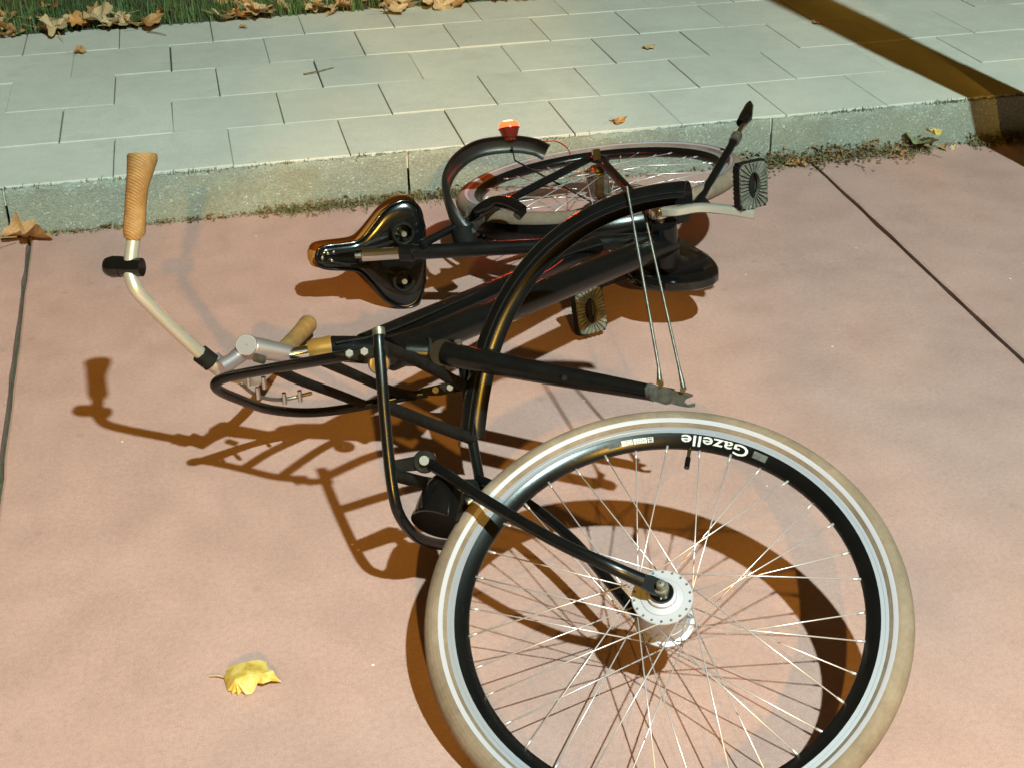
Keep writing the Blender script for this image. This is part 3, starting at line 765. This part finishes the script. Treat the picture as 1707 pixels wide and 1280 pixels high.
tube_geo([(0.9771, -1.4847, 0.5476), (0.9667, -1.4783, 0.5453), (0.9562, -1.4721, 0.5428), (0.9458, -1.4661, 0.5400), (0.9352, -1.4603, 0.5369), (0.9247, -1.4547, 0.5335), (0.9142, -1.4493, 0.5299), (0.9036, -1.4441, 0.5259), (0.8930, -1.4393, 0.5216), (0.8824, -1.4346, 0.5169), (0.8719, -1.4303, 0.5119), (0.8613, -1.4263, 0.5066), (0.8508, -1.4225, 0.5009), (0.8404, -1.4191, 0.4949), (0.8301, -1.4160, 0.4886), (0.8198, -1.4132, 0.4819), (0.8096, -1.4108, 0.4749), (0.7996, -1.4088, 0.4676), (0.7898, -1.4071, 0.4600), (0.7800, -1.4057, 0.4520), (0.7705, -1.4048, 0.4438), (0.7612, -1.4042, 0.4353), (0.7520, -1.4040, 0.4265), (0.7431, -1.4041, 0.4175), (0.7345, -1.4047, 0.4083), (0.7261, -1.4056, 0.3988), (0.7179, -1.4068, 0.3892), (0.7100, -1.4084, 0.3794), (0.7024, -1.4104, 0.3694), (0.6951, -1.4127, 0.3592), (0.6881, -1.4153, 0.3489), (0.6813, -1.4183, 0.3385), (0.6748, -1.4216, 0.3280), (0.6687, -1.4252, 0.3174), (0.6628, -1.4290, 0.3067), (0.6571, -1.4332, 0.2959), (0.6518, -1.4376, 0.2850), (0.6467, -1.4422, 0.2741), (0.6418, -1.4472, 0.2631), (0.6372, -1.4523, 0.2521), (0.6328, -1.4577, 0.2410), (0.6287, -1.4633, 0.2298), (0.6247, -1.4691, 0.2186), (0.6209, -1.4751, 0.2072), (0.6173, -1.4813, 0.1958), (0.6138, -1.4878, 0.1843), (0.6105, -1.4944, 0.1726), (0.6073, -1.5013, 0.1608)], .0016, 6, True, V, F)
mesh_obj('beaded_edge', V, F, M['dull_black'], fmg)
tube('stay', [(0.8893, -1.6567, 0.3000), (0.8914, -1.6418, 0.3220), (0.8983, -1.4298, 0.5440)], [.0052, .0026, .0024], M['stay'], fmg, 8)
tube('stay', [(0.9569, -1.5832, 0.2400), (0.9569, -1.5550, 0.2680), (0.9344, -1.4040, 0.4989)], [.0052, .0026, .0024], M['stay'], fmg, 8)
V = []; F = []
box_geo(V, F, Vector((0.6113, -1.4781, 0.1426)), WAX * .022, Vector((.012, .004, 0)), Vector((0, .002, .006)))
mesh_obj('tip_clip', V, F, M['steel'], fmg, smooth=False)

# --- stem, handlebar, grips, bell
st = empty('stem', parent=bike)
tube('quill', [(0.3277, -1.3544, 0.2720), (0.3958, -1.3574, 0.2760)], .0112, M['chrome'], st, 20)
tube('headset_nut', [(0.3644, -1.3543, 0.2740), (0.3746, -1.3544, 0.2750), (0.3867, -1.3563, 0.2755), (0.4040, -1.3573, 0.2760)], [.0160, .0200, .0205, .0225], M['amber'], st, 24)
tube('body', [(0.3378, -1.3547, 0.2720), (0.3205, -1.3454, 0.2730), (0.2838, -1.3258, 0.2760), (0.2662, -1.3186, 0.2770)], [.0150, .0160, .0185, .0190], M['silver'], st, 20)
vd = (Vector((0.2385, -3.5319, 1.3933)) - Vector((0.2672, -1.3189, 0.2770))).normalized()
ek = Vector((0.2672, -1.3189, 0.2770))
lathe('elbow_cap', [(.001, .0250), (.0165, .0250), (.0168, .0240)], M['cap'], st, axis_matrix(ek, vd + Vector((-.2, 0, .25))), 32)
lathe('elbow', [(.001, .0245), (.0172, .0245), (.0186, .0225), (.0190, .018), (.0190, -.018), (.001, -.020)], M['silver'], st, axis_matrix(ek, vd + Vector((-.2, 0, .25))), 32, False, 25)
tube('arm', [(0.2638, -1.3150, 0.2720), (0.2354, -1.3410, 0.2660), (0.2164, -1.3527, 0.2620)], [.0150, .0130, .0150], M['silver'], st, 18)
tube('pinch_bolt', [(0.2744, -1.3631, 0.2790), (0.2885, -1.3757, 0.2790)], .0075, M['steel'], st, 10)
tube('bar_clamp', [(0.2028, -1.3202, 0.2620), (0.2269, -1.3332, 0.2400)], .0170, M['silver'], st, 18)
hb = tube('handlebar', [(0.3373, -0.9061, 0.0520), (0.3091, -1.0150, 0.0750), (0.2733, -1.1599, 0.1300), (0.2381, -1.2831, 0.2050), (0.2123, -1.3302, 0.2520), (0.1928, -1.3359, 0.2760), (0.1577, -1.3467, 0.3300), (0.1216, -1.3574, 0.3880), (0.1007, -1.3581, 0.4220), (0.0937, -1.3435, 0.4460), (0.0991, -1.3295, 0.4720), (0.1082, -1.3133, 0.5030)], .0112, M['bar'], bike, 20, 8)
tube('grip', [(0.1077, -1.3135, 0.5000), (0.1085, -1.3119, 0.5055), (0.1152, -1.2961, 0.5400), (0.1226, -1.2904, 0.5730), (0.1308, -1.2832, 0.5980), (0.1357, -1.2755, 0.6130), (0.1365, -1.2727, 0.6190)], [.0168, .0180, .0172, .0178, .0215, .0245, .0225], M['grip'], hb, 24, 5)
tube('grip', [(0.3265, -0.9144, 0.0480), (0.3519, -0.8733, 0.0460), (0.3816, -0.8165, 0.0420), (0.4021, -0.7741, 0.0400), (0.4082, -0.7638, 0.0400)], [.0165, .0170, .0180, .0200, .0150], M['grip'], hb, 24, 5)
bl = tube('bell', [(0.1138, -1.3452, 0.4550), (0.0976, -1.3386, 0.4540), (0.0861, -1.3333, 0.4530), (0.0813, -1.3284, 0.4525), (0.0670, -1.3234, 0.4520), (0.0573, -1.3173, 0.4515), (0.0506, -1.3143, 0.4510)], [.0150, .0158, .0150, .0172, .0178, .0140, .0030], M['plastic'], hb, 24, 3)
tube('lever_clamp', [(0.1849, -1.3339, 0.2840), (0.2024, -1.3352, 0.2640)], .0160, M['dull_black'], hb, 16)
tube('clamp_screw', [(0.2018, -1.3380, 0.2850), (0.1869, -1.3428, 0.2620)], .0040, M['chrome'], hb, 8)

# --- front carrier: rack loop and bent luggage frame, both torn loose
ca = empty('carrier', parent=bike)
CR = .0088
tube('rack_loop', [(0.4198, -1.6021, 0.3880), (0.3916, -1.5872, 0.3780), (0.3567, -1.5573, 0.3600), (0.3030, -1.4963, 0.3250), (0.2462, -1.4376, 0.2900), (0.2186, -1.4131, 0.2730), (0.2049, -1.4079, 0.2620), (0.2100, -1.3916, 0.2400), (0.2366, -1.3436, 0.1950), (0.2814, -1.2724, 0.1300), (0.3351, -1.2303, 0.0900), (0.3904, -1.2155, 0.0750), (0.4583, -1.2069, 0.0720), (0.5268, -1.2051, 0.0780), (0.5852, -1.2118, 0.0850)], CR, M['black'], ca, 14, 6)
prism('mount_plate', [(0.3874, -1.6015, 0.3920), (0.3957, -1.6003, 0.3800), (0.4246, -1.6196, 0.3840), (0.4672, -1.6322, 0.3950), (0.4666, -1.6296, 0.4100), (0.4267, -1.6114, 0.4000)], .004, M['dull_black'], ca, (Vector((0.2385, -3.5319, 1.3933)) - Vector((0.4265, -1.6078, 0.3900))))
prism('mount_plate', [(0.5723, -1.2103, 0.0950), (0.5767, -1.2214, 0.0850), (0.6078, -1.2326, 0.0880), (0.6455, -1.2332, 0.0920), (0.6489, -1.2297, 0.1050), (0.6112, -1.2180, 0.1040)], .004, M['dull_black'], ca, (Vector((0.2385, -3.5319, 1.3933)) - Vector((0.6110, -1.2158, 0.0900))))
for (a, b) in (((0.4098, -1.6151, 0.3980), (0.4104, -1.6154, 0.3940)), ((0.4313, -1.6265, 0.4040), (0.4322, -1.6249, 0.4000))):
    tube('bolt', [b, Vector(b) + (Vector(a) - Vector(b)).normalized() * .003 + (Vector((0.2385, -3.5319, 1.3933)) - Vector(b)).normalized() * .008], .0062, M['bolt'], ca, 6)
for b in ((0.5989, -1.2275, 0.0980), (0.6261, -1.2287, 0.1000)):
    tube('bolt', [b, Vector(b) + (Vector((0.2385, -3.5319, 1.3933)) - Vector(b)).normalized() * .010], .0062, M['bolt'], ca, 10)
tube('cross_bar', [(0.3045, -1.4971, 0.3220), (0.3442, -1.3806, 0.2350), (0.4125, -1.2522, 0.1300), (0.4654, -1.2054, 0.0740)], .0090, M['dull_black'], ca, 12, 4)
tube('cross_bar', [(0.3741, -1.5714, 0.3660), (0.4340, -1.4010, 0.2450), (0.5117, -1.2456, 0.1200), (0.5601, -1.2116, 0.0820)], .0090, M['dull_black'], ca, 12, 4)
tube('cable_rail', [(0.2464, -1.4056, 0.2550), (0.2724, -1.3350, 0.1900), (0.3141, -1.2859, 0.1500), (0.3683, -1.2753, 0.1500)], .0034, M['steel'], ca, 8, 4)
for q in ((0.2725, -1.3702, 0.2150), (0.3180, -1.3007, 0.1600), (0.3460, -1.2899, 0.1550), (0.2837, -1.4017, 0.2500), (0.2588, -1.4127, 0.2650)):
    q = Vector(q); tube('cable_clip', [q - Vector((0, 0, .011)), q + Vector((0, 0, .011))], .0040, M['chrome'], ca, 8)
tube('luggage_frame', [(0.4575, -1.6043, 0.4240), (0.4551, -1.6205, 0.4080), (0.4517, -1.6552, 0.3600), (0.4490, -1.6879, 0.3060), (0.4473, -1.7206, 0.2520), (0.4482, -1.7419, 0.2140), (0.4536, -1.7500, 0.1860), (0.4694, -1.7426, 0.1500), (0.4909, -1.7272, 0.1180), (0.5332, -1.6885, 0.0750), (0.5844, -1.6470, 0.0400), (0.6160, -1.6166, 0.0450), (0.6121, -1.5964, 0.0800), (0.6149, -1.5476, 0.1080), (0.6168, -1.4928, 0.1400), (0.6226, -1.4291, 0.1800), (0.6285, -1.3629, 0.2150)], CR, M['black'], ca, 16, 6)
tube('frame_end', [(0.4577, -1.6043, 0.4270), (0.4569, -1.6125, 0.4190)], .0098, M['steel'], ca, 12)
tube('cross_bar', [(0.4572, -1.6171, 0.4050), (0.5345, -1.4894, 0.3000), (0.6248, -1.4105, 0.1980)], .0100, M['dull_black'], ca, 12, 4)
tube('cross_bar', [(0.4524, -1.6686, 0.3300), (0.5321, -1.5704, 0.2320), (0.6174, -1.4903, 0.1420)], .0100, M['dull_black'], ca, 12, 4)
tube('cross_bar', [(0.4478, -1.7266, 0.2450), (0.5208, -1.6448, 0.1650), (0.6120, -1.5651, 0.0980)], .0100, M['dull_black'], ca, 12, 4)
prism('hinge_plate', [(0.4485, -1.7165, 0.2620), (0.4471, -1.7261, 0.2480), (0.4957, -1.6959, 0.2250), (0.5178, -1.6861, 0.2220), (0.5218, -1.6767, 0.2320), (0.5060, -1.6718, 0.2380)], .004, M['dull_black'], ca, (Vector((0.2385, -3.5319, 1.3933)) - Vector((0.4987, -1.6800, 0.2300))))
HUBT = Vector((0.7850, -2.0100, 0.1430)) + Vector((-0.2050, -0.3500, 0.9140)) * .056
HUBB = Vector((0.7850, -2.0100, 0.1430)) - Vector((-0.2050, -0.3500, 0.9140)) * .056
s1 = tube('carrier_stay', [(0.5004, -1.6937, 0.2380), (0.5146, -1.7079, 0.2380), (0.5665, -1.8064, 0.2360), (0.6439, -1.9299, 0.2320), (0.7031, -1.9978, 0.2260), HUBT + (Vector((0.7031, -1.9978, 0.2260)) - HUBT) * .35], [.012, .0090, .0090, .0090, .0094, .0105], M['black'], ca, 14, 4)
SD = (Vector((0.7031, -1.9978, 0.2260)) - HUBT).normalized(); SN = Vector((-0.2050, -0.3500, 0.9140)); SW = SD.cross(SN).normalized()
SB = HUBT + (Vector((0.7031, -1.9978, 0.2260)) - HUBT) * .36
prism('stay_eye', [SB + SW * .0095, SB - SW * .0095, HUBT + SD * .016 - SW * .0125, HUBT - SD * .002 - SW * .0120, HUBT - SD * .011, HUBT - SD * .002 + SW * .0120, HUBT + SD * .016 + SW * .0125], .006, M['black'], s1, SN)
tube('hinge_bolt', [(0.5018, -1.7037, 0.2460), (0.5012, -1.7084, 0.2500)], .0075, M['bolt'], s1, 12)
lathe('hinge_boss', [(.001, .004), (.0165, .004), (.0180, .002), (.0180, -.005), (.001, -.005)], M['dull_black'], s1, axis_matrix((0.5033, -1.6993, 0.2420), Vector((0.2385, -3.5319, 1.3933)) - Vector((0.5033, -1.6993, 0.2420))), 20)
s2 = tube('carrier_stay', [(0.6088, -1.5677, 0.1120), (0.6641, -1.6540, 0.1180), (0.7174, -1.7898, 0.1160), HUBB + Vector((-.03, .03, .004)), HUBB], .0085, M['black'], ca, 14, 4)

# --- headlight hanging off the luggage frame
hl = empty('headlight', parent=bike)
hc = Vector((0.5203, -1.7454, 0.1850))
cr_, cu_, cf_ = Vector((0.9746, -0.2233, -0.0160)), Vector((0.1216, 0.4681, 0.8753)), Vector((0.1879, 0.8550, -0.4834))
hd = (cr_ * -.24 - cu_ * .76 - cf_ * .50).normalized()
hm = axis_matrix(hc, hd)
hm = hm @ Matrix.Scale(1.14, 4)
lathe('shell', [(.001, -.044), (.010, -.0425), (.0265, -.036), (.0330, -.020), (.0348, .002), (.0345, .020), (.0360, .021), (.0362, .026), (.0340, .0265)], M['plastic'], hl, hm, 40)
lathe('lens', [(.0340, .0262), (.026, .0235), (.012, .022), (.001, .0215)], M['dark'], hl, hm, 40)
tube('bracket', [hc + cr_ * .026 - cf_ * .005, hc + cr_ * .046 + cu_ * .012, hc + cr_ * .060 + cu_ * .020], [.006, .008, .007], M['steel'], hl, 10)
tube('bracket_screw', [hc + cr_ * .040 + cu_ * .004, hc + cr_ * .052 - cu_ * .008], .005, M['chrome'], hl, 8)
tube('shell_screw', [hc - cr_ * .036 + cu_ * .004, hc - cr_ * .030 + cu_ * .004], .0045, M['amber'], hl, 8)

# badge on the head tube
bd = lathe('badge', [(.001, .003), (.014, .0028), (.0180, .0015), (.0185, -.001)], M['amber'], bike, axis_matrix((0.4744, -1.4315, 0.2760), Vector((0, -.55, .2))), 28)
lathe('badge_ring', [(.0160, .0026), (.0172, .0034), (.0184, .0024)], M['decal'], bd, axis_matrix((0.4744, -1.4315, 0.2760), Vector((0, -.55, .2))), 28)

# ------------------------------------------------------------------ leaves, grass, gutter litter
def leaf_mesh(name, m, lobes=5, depth=.38, length=1.0, teeth=.05, curl=.18, seed=1, stem=True, fold=.12):
    rnd = random.Random(seed); N = 60; V = [(0, 0, 0)]; F = []
    ph = rnd.uniform(0, 6); rings = (.35, .7, 1.0)
    for rg in rings:
        for i in range(N):
            th = 2 * math.pi * i / N
            rad = 1 - depth * (.5 - .5 * math.cos(lobes * th)) ** .8 + teeth * (((i * 7) % 5) / 2.5 - 1)
            rad *= 1 - .45 * (max(0, -math.cos(th)) ** 6)
            x = rad * rg * math.cos(th) * length; y = rad * rg * math.sin(th) * .82
            z = curl * (rg ** 2) * (.6 + .6 * math.sin(2 * th + ph) + .3 * math.sin(5 * th + ph * 2)) + fold * abs(y)
            V.append((x * .5, y * .5, z * .5))
    for i in range(N): F.append((0, 1 + i, 1 + (i + 1) % N))
    for k in range(2):
        for i in range(N):
            a = 1 + k * N; j = (i + 1) % N
            F.append((a + i, a + N + i, a + N + j, a + j))
    if stem:
        b = len(V)
        V += [(-.25, .012, .02), (-.25, -.012, .02), (-.8, .01, .10), (-.8, -.006, .10), (-.25, 0, .04), (-.8, 0, .12)]
        F += [(b, b + 1, b + 3, b + 2), (b, b + 4, b + 5, b + 2), (b + 4, b + 1, b + 3, b + 5)]
    me = bpy.data.meshes.new(name); me.from_pydata(V, [], F); me.materials.append(m)
    me.polygons.foreach_set('use_smooth', [True] * len(me.polygons))
    zmin = min(v[2] for v in V)
    me['zmin'] = zmin
    return me
def put_leaf(me, loc, size, rz, tilt=(0, 0), label=None, group=None, name='fallen_leaf'):
    o = bpy.data.objects.new(name, me); col.objects.link(o)
    o.scale = (size, size, size); o.rotation_euler = (tilt[0], tilt[1], rz)
    o.location = (loc[0], loc[1], loc[2] - me['zmin'] * size)
    tag(o, label, 'leaf', group); return o

# the yellow leaf: half a leaf, toothed on one side, curled up on the other
def yellow_leaf():
    pts = [(0.1681, -1.8375, 0.0040), (0.1756, -1.8269, 0.0120), (0.1894, -1.8318, 0.0200), (0.2045, -1.8374, 0.0260), (0.2203, -1.8322, 0.0220), (0.2320, -1.8344, 0.0180), (0.2334, -1.8476, 0.0160), (0.2399, -1.8572, 0.0180), (0.2447, -1.8662, 0.0120), (0.2507, -1.8690, 0.0040), (0.2355, -1.8697, 0.0100), (0.2231, -1.8733, 0.0100), (0.2113, -1.8653, 0.0080), (0.2100, -1.8766, 0.0030), (0.2060, -1.8824, 0.0020), (0.1975, -1.8828, 0.0030), (0.1911, -1.8745, 0.0030), (0.1862, -1.8803, 0.0010), (0.1835, -1.8738, 0.0040), (0.1779, -1.8756, 0.0010), (0.1768, -1.8695, 0.0040), (0.1714, -1.8673, 0.0010), (0.1705, -1.8560, 0.0030)]
    P = [Vector(p) for p in pts]; mid = [Vector((0.1848, -1.8688, 0.0220)), Vector((0.2027, -1.8721, 0.0300)), Vector((0.2232, -1.8696, 0.0260))]
    V = P + mid; n = len(P); F = []
    for i in range(n):
        j = (i + 1) % n
        def near(q): return min(range(3), key=lambda k: (mid[k] - q).length)
        a, b = near(P[i]), near(P[j])
        F.append((i, j, n + b)) if a == b else F.extend([(i, j, n + b), (i, n + b, n + a)])
    return mesh_obj('fallen_leaf', V, F, M['leaf_yellow'], None, smooth=False)
yl = yellow_leaf(); tag(yl, 'torn yellow leaf lying alone on the red road', 'leaf', 'fallen leaves')
tube('leaf_stalk', [(0.1681, -1.8387, 0.0050), (0.1606, -1.8339, 0.0060), (0.1483, -1.8286, 0.0030)], .0011, M['leaf_tan'], yl, 6)
LM = {k: [leaf_mesh('fallen_leaf', M['leaf_' + k], lobes=l, depth=d, curl=c, seed=s, teeth=.06) for (l, d, c, s) in ((5, .42, .30, 1), (5, .30, .45, 2), (3, .34, .35, 3), (7, .36, .25, 4))] for k in ('brown', 'tan', 'orange', 'green', 'yellow')}
put_leaf(LM['brown'][1], (-0.2238, -0.0465, 0.0100), .150, .9, (.30, .2), 'large curled brown leaf in the gutter beside the slab joint', 'fallen leaves')
put_leaf(LM['green'][0], (2.1884, -0.0330, 0.0220), .125, 1.9, (.30, -.1), 'grey green leaf in the gutter by the kerb under a pale yellow scrap', 'fallen leaves')
put_leaf(LM['yellow'][2], (2.2151, -0.0641, 0.0580), .060, .5, (.2, .2), 'pale yellow leaf scrap resting on the green gutter leaf', 'fallen leaves')
put_leaf(LM['brown'][2], (1.9917, 0.0110, 0.0150), .060, .9, (.2, .1), 'small brown leaf in the gutter nearest the right slab joint', 'fallen leaves')
put_leaf(LM['tan'][2], (2.1165, 0.0138, 0.0200), .060, 2.0, (.5, .1), 'small tan leaf standing against the kerb among the gutter litter', 'fallen leaves')
put_leaf(LM['orange'][2], (1.3352, 0.0574, 0.1330), .055, .2, (.1, 0), 'thin orange leaf on the pavement behind the rear wheel', 'fallen leaves')
put_leaf(LM['tan'][3], (1.6335, 0.7270, 0.1330), .055, 0, (.05, 0), 'round tan leaf flattened on the pavement tile', 'fallen leaves')
put_leaf(LM['brown'][1], (-0.1220, 1.1783, 0.1330), .050, .3, (.3, 0), 'small dark curled leaf on the pavement at upper left', 'fallen leaves')
put_leaf(LM['brown'][3], (2.2554, 0.8437, 0.1330), .050, 1.2, (.1, 0), 'small brown leaf beside the shadow band on the pavement', 'fallen leaves')
put_leaf(LM['brown'][0], (0.4055, 1.3314, 0.1330), .040, 1.0, (.2, .1), 'dark curled scrap of leaf on the tile near the grass', 'fallen leaves')
put_leaf(LM['tan'][0], (0.9204, 1.3717, 0.1400), .115, .2, (.1, .1), 'large pale tan leaf overhanging the pavement edge', 'fallen leaves')
put_leaf(LM['orange'][0], (-0.1366, 1.5106, 0.1380), .15, .5, (.15, .1), 'large bright orange leaf at the pavement edge, upper left', 'fallen leaves')
kinds = ['brown', 'tan', 'orange', 'brown', 'tan', 'tan']
for i in range(72):
    x = random.uniform(-.75, 1.42); y = 1.40 + abs(random.gauss(0, .16)) + max(0, x - 1.1) * .05
    if i < 28: y = 1.405 + random.uniform(0, .06)
    kk = random.choice(kinds)
    put_leaf(random.choice(LM[kk]), (x, y, .136 + random.uniform(0, .03)), random.uniform(.06, .13), random.uniform(0, 6.3), (random.gauss(0, .3), random.gauss(0, .3)),
             'dry curled brown or tan leaf in the litter along the grass edge', 'leaves in the litter along the grass')

for i in range(14):
    x = random.uniform(1.64, 2.34) if i < 11 else random.uniform(2.4, 2.6)
    put_leaf(random.choice(LM[random.choice(['brown', 'brown', 'tan', 'orange'])]), (x, -.03 - random.random() * .035, .006), random.uniform(.025, .05), random.uniform(0, 6.3), (random.gauss(0, .45), random.gauss(0, .45)),
             'small crumpled dry leaf among the gutter litter right of the bicycle', 'small leaves in the gutter litter')

def blades(name, spots, m, label, hmin, hmax, wid, cat='grass', lean=.5):
    V = []; F = []
    for (x, y, z, s) in spots:
        h = random.uniform(hmin, hmax) * s; a = random.uniform(0, 6.3); dx, dy = math.cos(a), math.sin(a)
        l = random.uniform(.1, lean) * h; w = wid * random.uniform(.6, 1.2); b = len(V)
        V += [(x - dy * w, y + dx * w, z), (x + dy * w, y - dx * w, z), (x + dx * l * .4 - dy * w * .7, y + dy * l * .4 + dx * w * .7, z + h * .6), (x + dx * l * .4 + dy * w * .7, y + dy * l * .4 - dx * w * .7, z + h * .6), (x + dx * l, y + dy * l, z + h * random.uniform(.7, 1))]
        F += [(b, b + 1, b + 3, b + 2), (b + 2, b + 3, b + 4)]
    o = mesh_obj(name, V, F, m, None, smooth=False); tag(o, label, cat, kind='stuff'); return o
mesh_obj('verge_soil', [(-11, 1.46, SH + .002), (11, 1.46, SH + .002), (11, 8, SH + .002), (-11, 8, SH + .002)], [(0, 1, 2, 3)], M['soil'], None, smooth=False)['kind'] = 'structure'
blades('grass', [(random.uniform(-1.2, 1.9), 1.44 + random.random() ** 1.3 * 1.6, SH, 1) for _ in range(14000)], M['grass'], 'dark green grass of the verge behind the pavement', .03, .085, .0022)

def gutter_density(x):
    d = .25
    if -.3 < x < .35: d = .5
    if .35 < x < .95: d = 1.0
    if 1.62 < x < 2.22: d = 1.8
    if 2.35 < x: d = 1.4
    return d
V = []; F = []
for _ in range(10000):
    x = random.uniform(-.9, 3.2)
    if random.random() > (gutter_density(x) / 1.9) ** 1.5: continue
    wide = (.010 + .024 * max(0, gutter_density(x) - .4)) * (.6 + .5 * math.sin(x * 23) ** 2)
    y = -.012 - abs(random.gauss(0, max(.008, wide))); z = .001 + random.random() * max(0, .022 * gutter_density(x) * (1 + (y + .012) / .08))
    s = random.uniform(.002, .007) * (1.6 if random.random() < .12 else 1); a = random.uniform(0, 6.3); b = len(V); t1 = random.gauss(0, .5) * s; t2 = random.gauss(0, .5) * s
    c, d = math.cos(a) * s, math.sin(a) * s; k = random.uniform(.3, .9)
    V += [(x + c, y + d, z + abs(t1)), (x - d * k, y + c * k, z + abs(t2)), (x - c, y - d, z + .0005), (x + d * k, y - c * k, z + .001)]
    F.append((b, b + 1, b + 2, b + 3))
lit = mesh_obj('leaf_litter', V, F, M['litter'], None, smooth=False); tag(lit, 'brown crumbled leaf litter gathered in the gutter along the kerb', 'litter', kind='stuff')
sp_ = []
for _ in range(9000):
    x = random.uniform(-.9, 3.2); g = gutter_density(x)
    if .40 < x < .92: g = 2.0
    if random.random() > g / 2: continue
    sp_.append((x, -.013 - abs(random.gauss(0, .011 + .012 * (g > 1.2))), 0.0, random.uniform(.4, 1.1) * min(1.25, g)))
blades('weeds', sp_, M['weed'], 'thin dry weeds and moss growing in the gutter along the kerb', .008, .030, .0012, 'weeds', 1.3)
sp_ = []
for cx, n_ in ((-.27, 40), (-.02, 25), (.2, 90), (.42, 60), (.66, 60), (1.13, 50), (1.6, 30), (1.96, 90), (2.03, 60), (2.3, 150), (2.5, 120)):
    sp_ += [(random.gauss(cx, .05), random.gauss(-.004, .004), SH - .006, random.uniform(.4, 1)) for _ in range(n_)]
blades('moss', sp_, M['weed'], 'small moss tufts in the joint between pavement and kerb', .006, .016, .0014, 'moss', 1.0)

def twig(pts, label):
    o = tube('twig', pts, [.0022, .0018, .0012][:len(pts)], M['litter'], None, 6); tag(o, label, 'twig', 'twigs on the pavement')
twig([(0.5502, 0.7389, 0.1340), (0.5987, 0.7502, 0.1360), (0.6461, 0.7828, 0.1340)], 'thin twig lying across a tile joint near the pavement middle')
twig([(0.0909, 1.3726, 0.1340), (0.1241, 1.3397, 0.1360), (0.1527, 1.3083, 0.1340)], 'thin dark twig on the pavement close to the grass edge')
twig([(0.1678, -0.0359, 0.0020), (0.1866, -0.0212, 0.0040), (0.2036, -0.0040, 0.0020)], 'short twig on the red road below the kerb')

# ------------------------------------------------------------------ trees beside the frame whose shadows reach into it, the last one added for its shade
def tree(foot, trunk_pts, radii, crown_c, crown_r, n_leaves, leaf, label, seed, clumps=26, spread=.18):
    rnd = random.Random(seed); root = empty('street_tree', foot); tag(root, label, 'tree')
    f = Vector(foot)
    tube('trunk', [Vector(p) - f for p in trunk_pts], radii, M['bark'], root, 14, 6)
    top = Vector(trunk_pts[-1]) - f; V = []; F = []; cl = []
    for k in range(clumps):
        while True:
            d = Vector((rnd.uniform(-1, 1), rnd.uniform(-1, 1), rnd.uniform(-1, 1)))
            if d.length < 1: break
        c = Vector(crown_c) - f + Vector((d.x * crown_r[0], d.y * crown_r[1], d.z * crown_r[2])); cl.append(c)
        mid = (top + c) * .5 + Vector((rnd.gauss(0, .1), rnd.gauss(0, .1), -.1))
        if k % 2 == 0: tube('limb', [top, mid, c], [.03, .016, .006], M['bark'], root, 6, 3)
    for k in range(n_leaves):
        c = rnd.choice(cl); q = c + Vector((rnd.gauss(0, spread), rnd.gauss(0, spread), rnd.gauss(0, spread * .7)))
        a = Vector((rnd.gauss(0, 1), rnd.gauss(0, 1), rnd.gauss(0, .5))).normalized(); b_ = a.cross(Vector((rnd.gauss(0, 1), rnd.gauss(0, 1), rnd.gauss(0, 1)))).normalized()
        s = leaf * rnd.uniform(.6, 1.2); b = len(V)
        V += [q - a * s, q + b_ * s * .6, q + a * s, q - b_ * s * .6]; F.append((b, b + 1, b + 2, b + 3))
    mesh_obj('crown', V, F, M['foliage'], root, smooth=False)
tree((2.505, -.40, 0), [(2.505, -.40, -.02), (2.435, -.40, .25), (2.29, -.40, .7), (2.12, -.40, 1.27), (1.94, -.40, 1.9), (1.85, -.3, 2.6)], [.085, .080, .078, .078, .074, .050], (1.9, .9, 3.7), (.9, .9, .6), 900, .06, 'young leaning tree at the road edge just beside the picture', 3)
tree((3.4, -7.4, 0), [(3.4, -7.4, -.02), (3.35, -7.4, 1.2), (2.6, -7.2, 2.2), (1.7, -7.1, 2.7)], [.13, .11, .09, .06], (.85, -7.0, 2.72), (1.0, .50, .66), 1150, .080, 'low branched leafy tree behind the photographer', 5, 24, .095)
tree((-1.5, -6.0, 0), [(-1.5, -6.0, -.02), (-1.45, -6.0, 1.2), (-1.0, -5.9, 2.3), (-.6, -5.8, 2.6)], [.09, .08, .06, .04], (-.27, -5.7, 2.72), (.24, .22, .10), 620, .07, 'small unseen leafy tree added behind the photographer to shade the upper left pavement', 9, 12, .09)  # unseen tree added to keep orange lamp light off the upper left paving
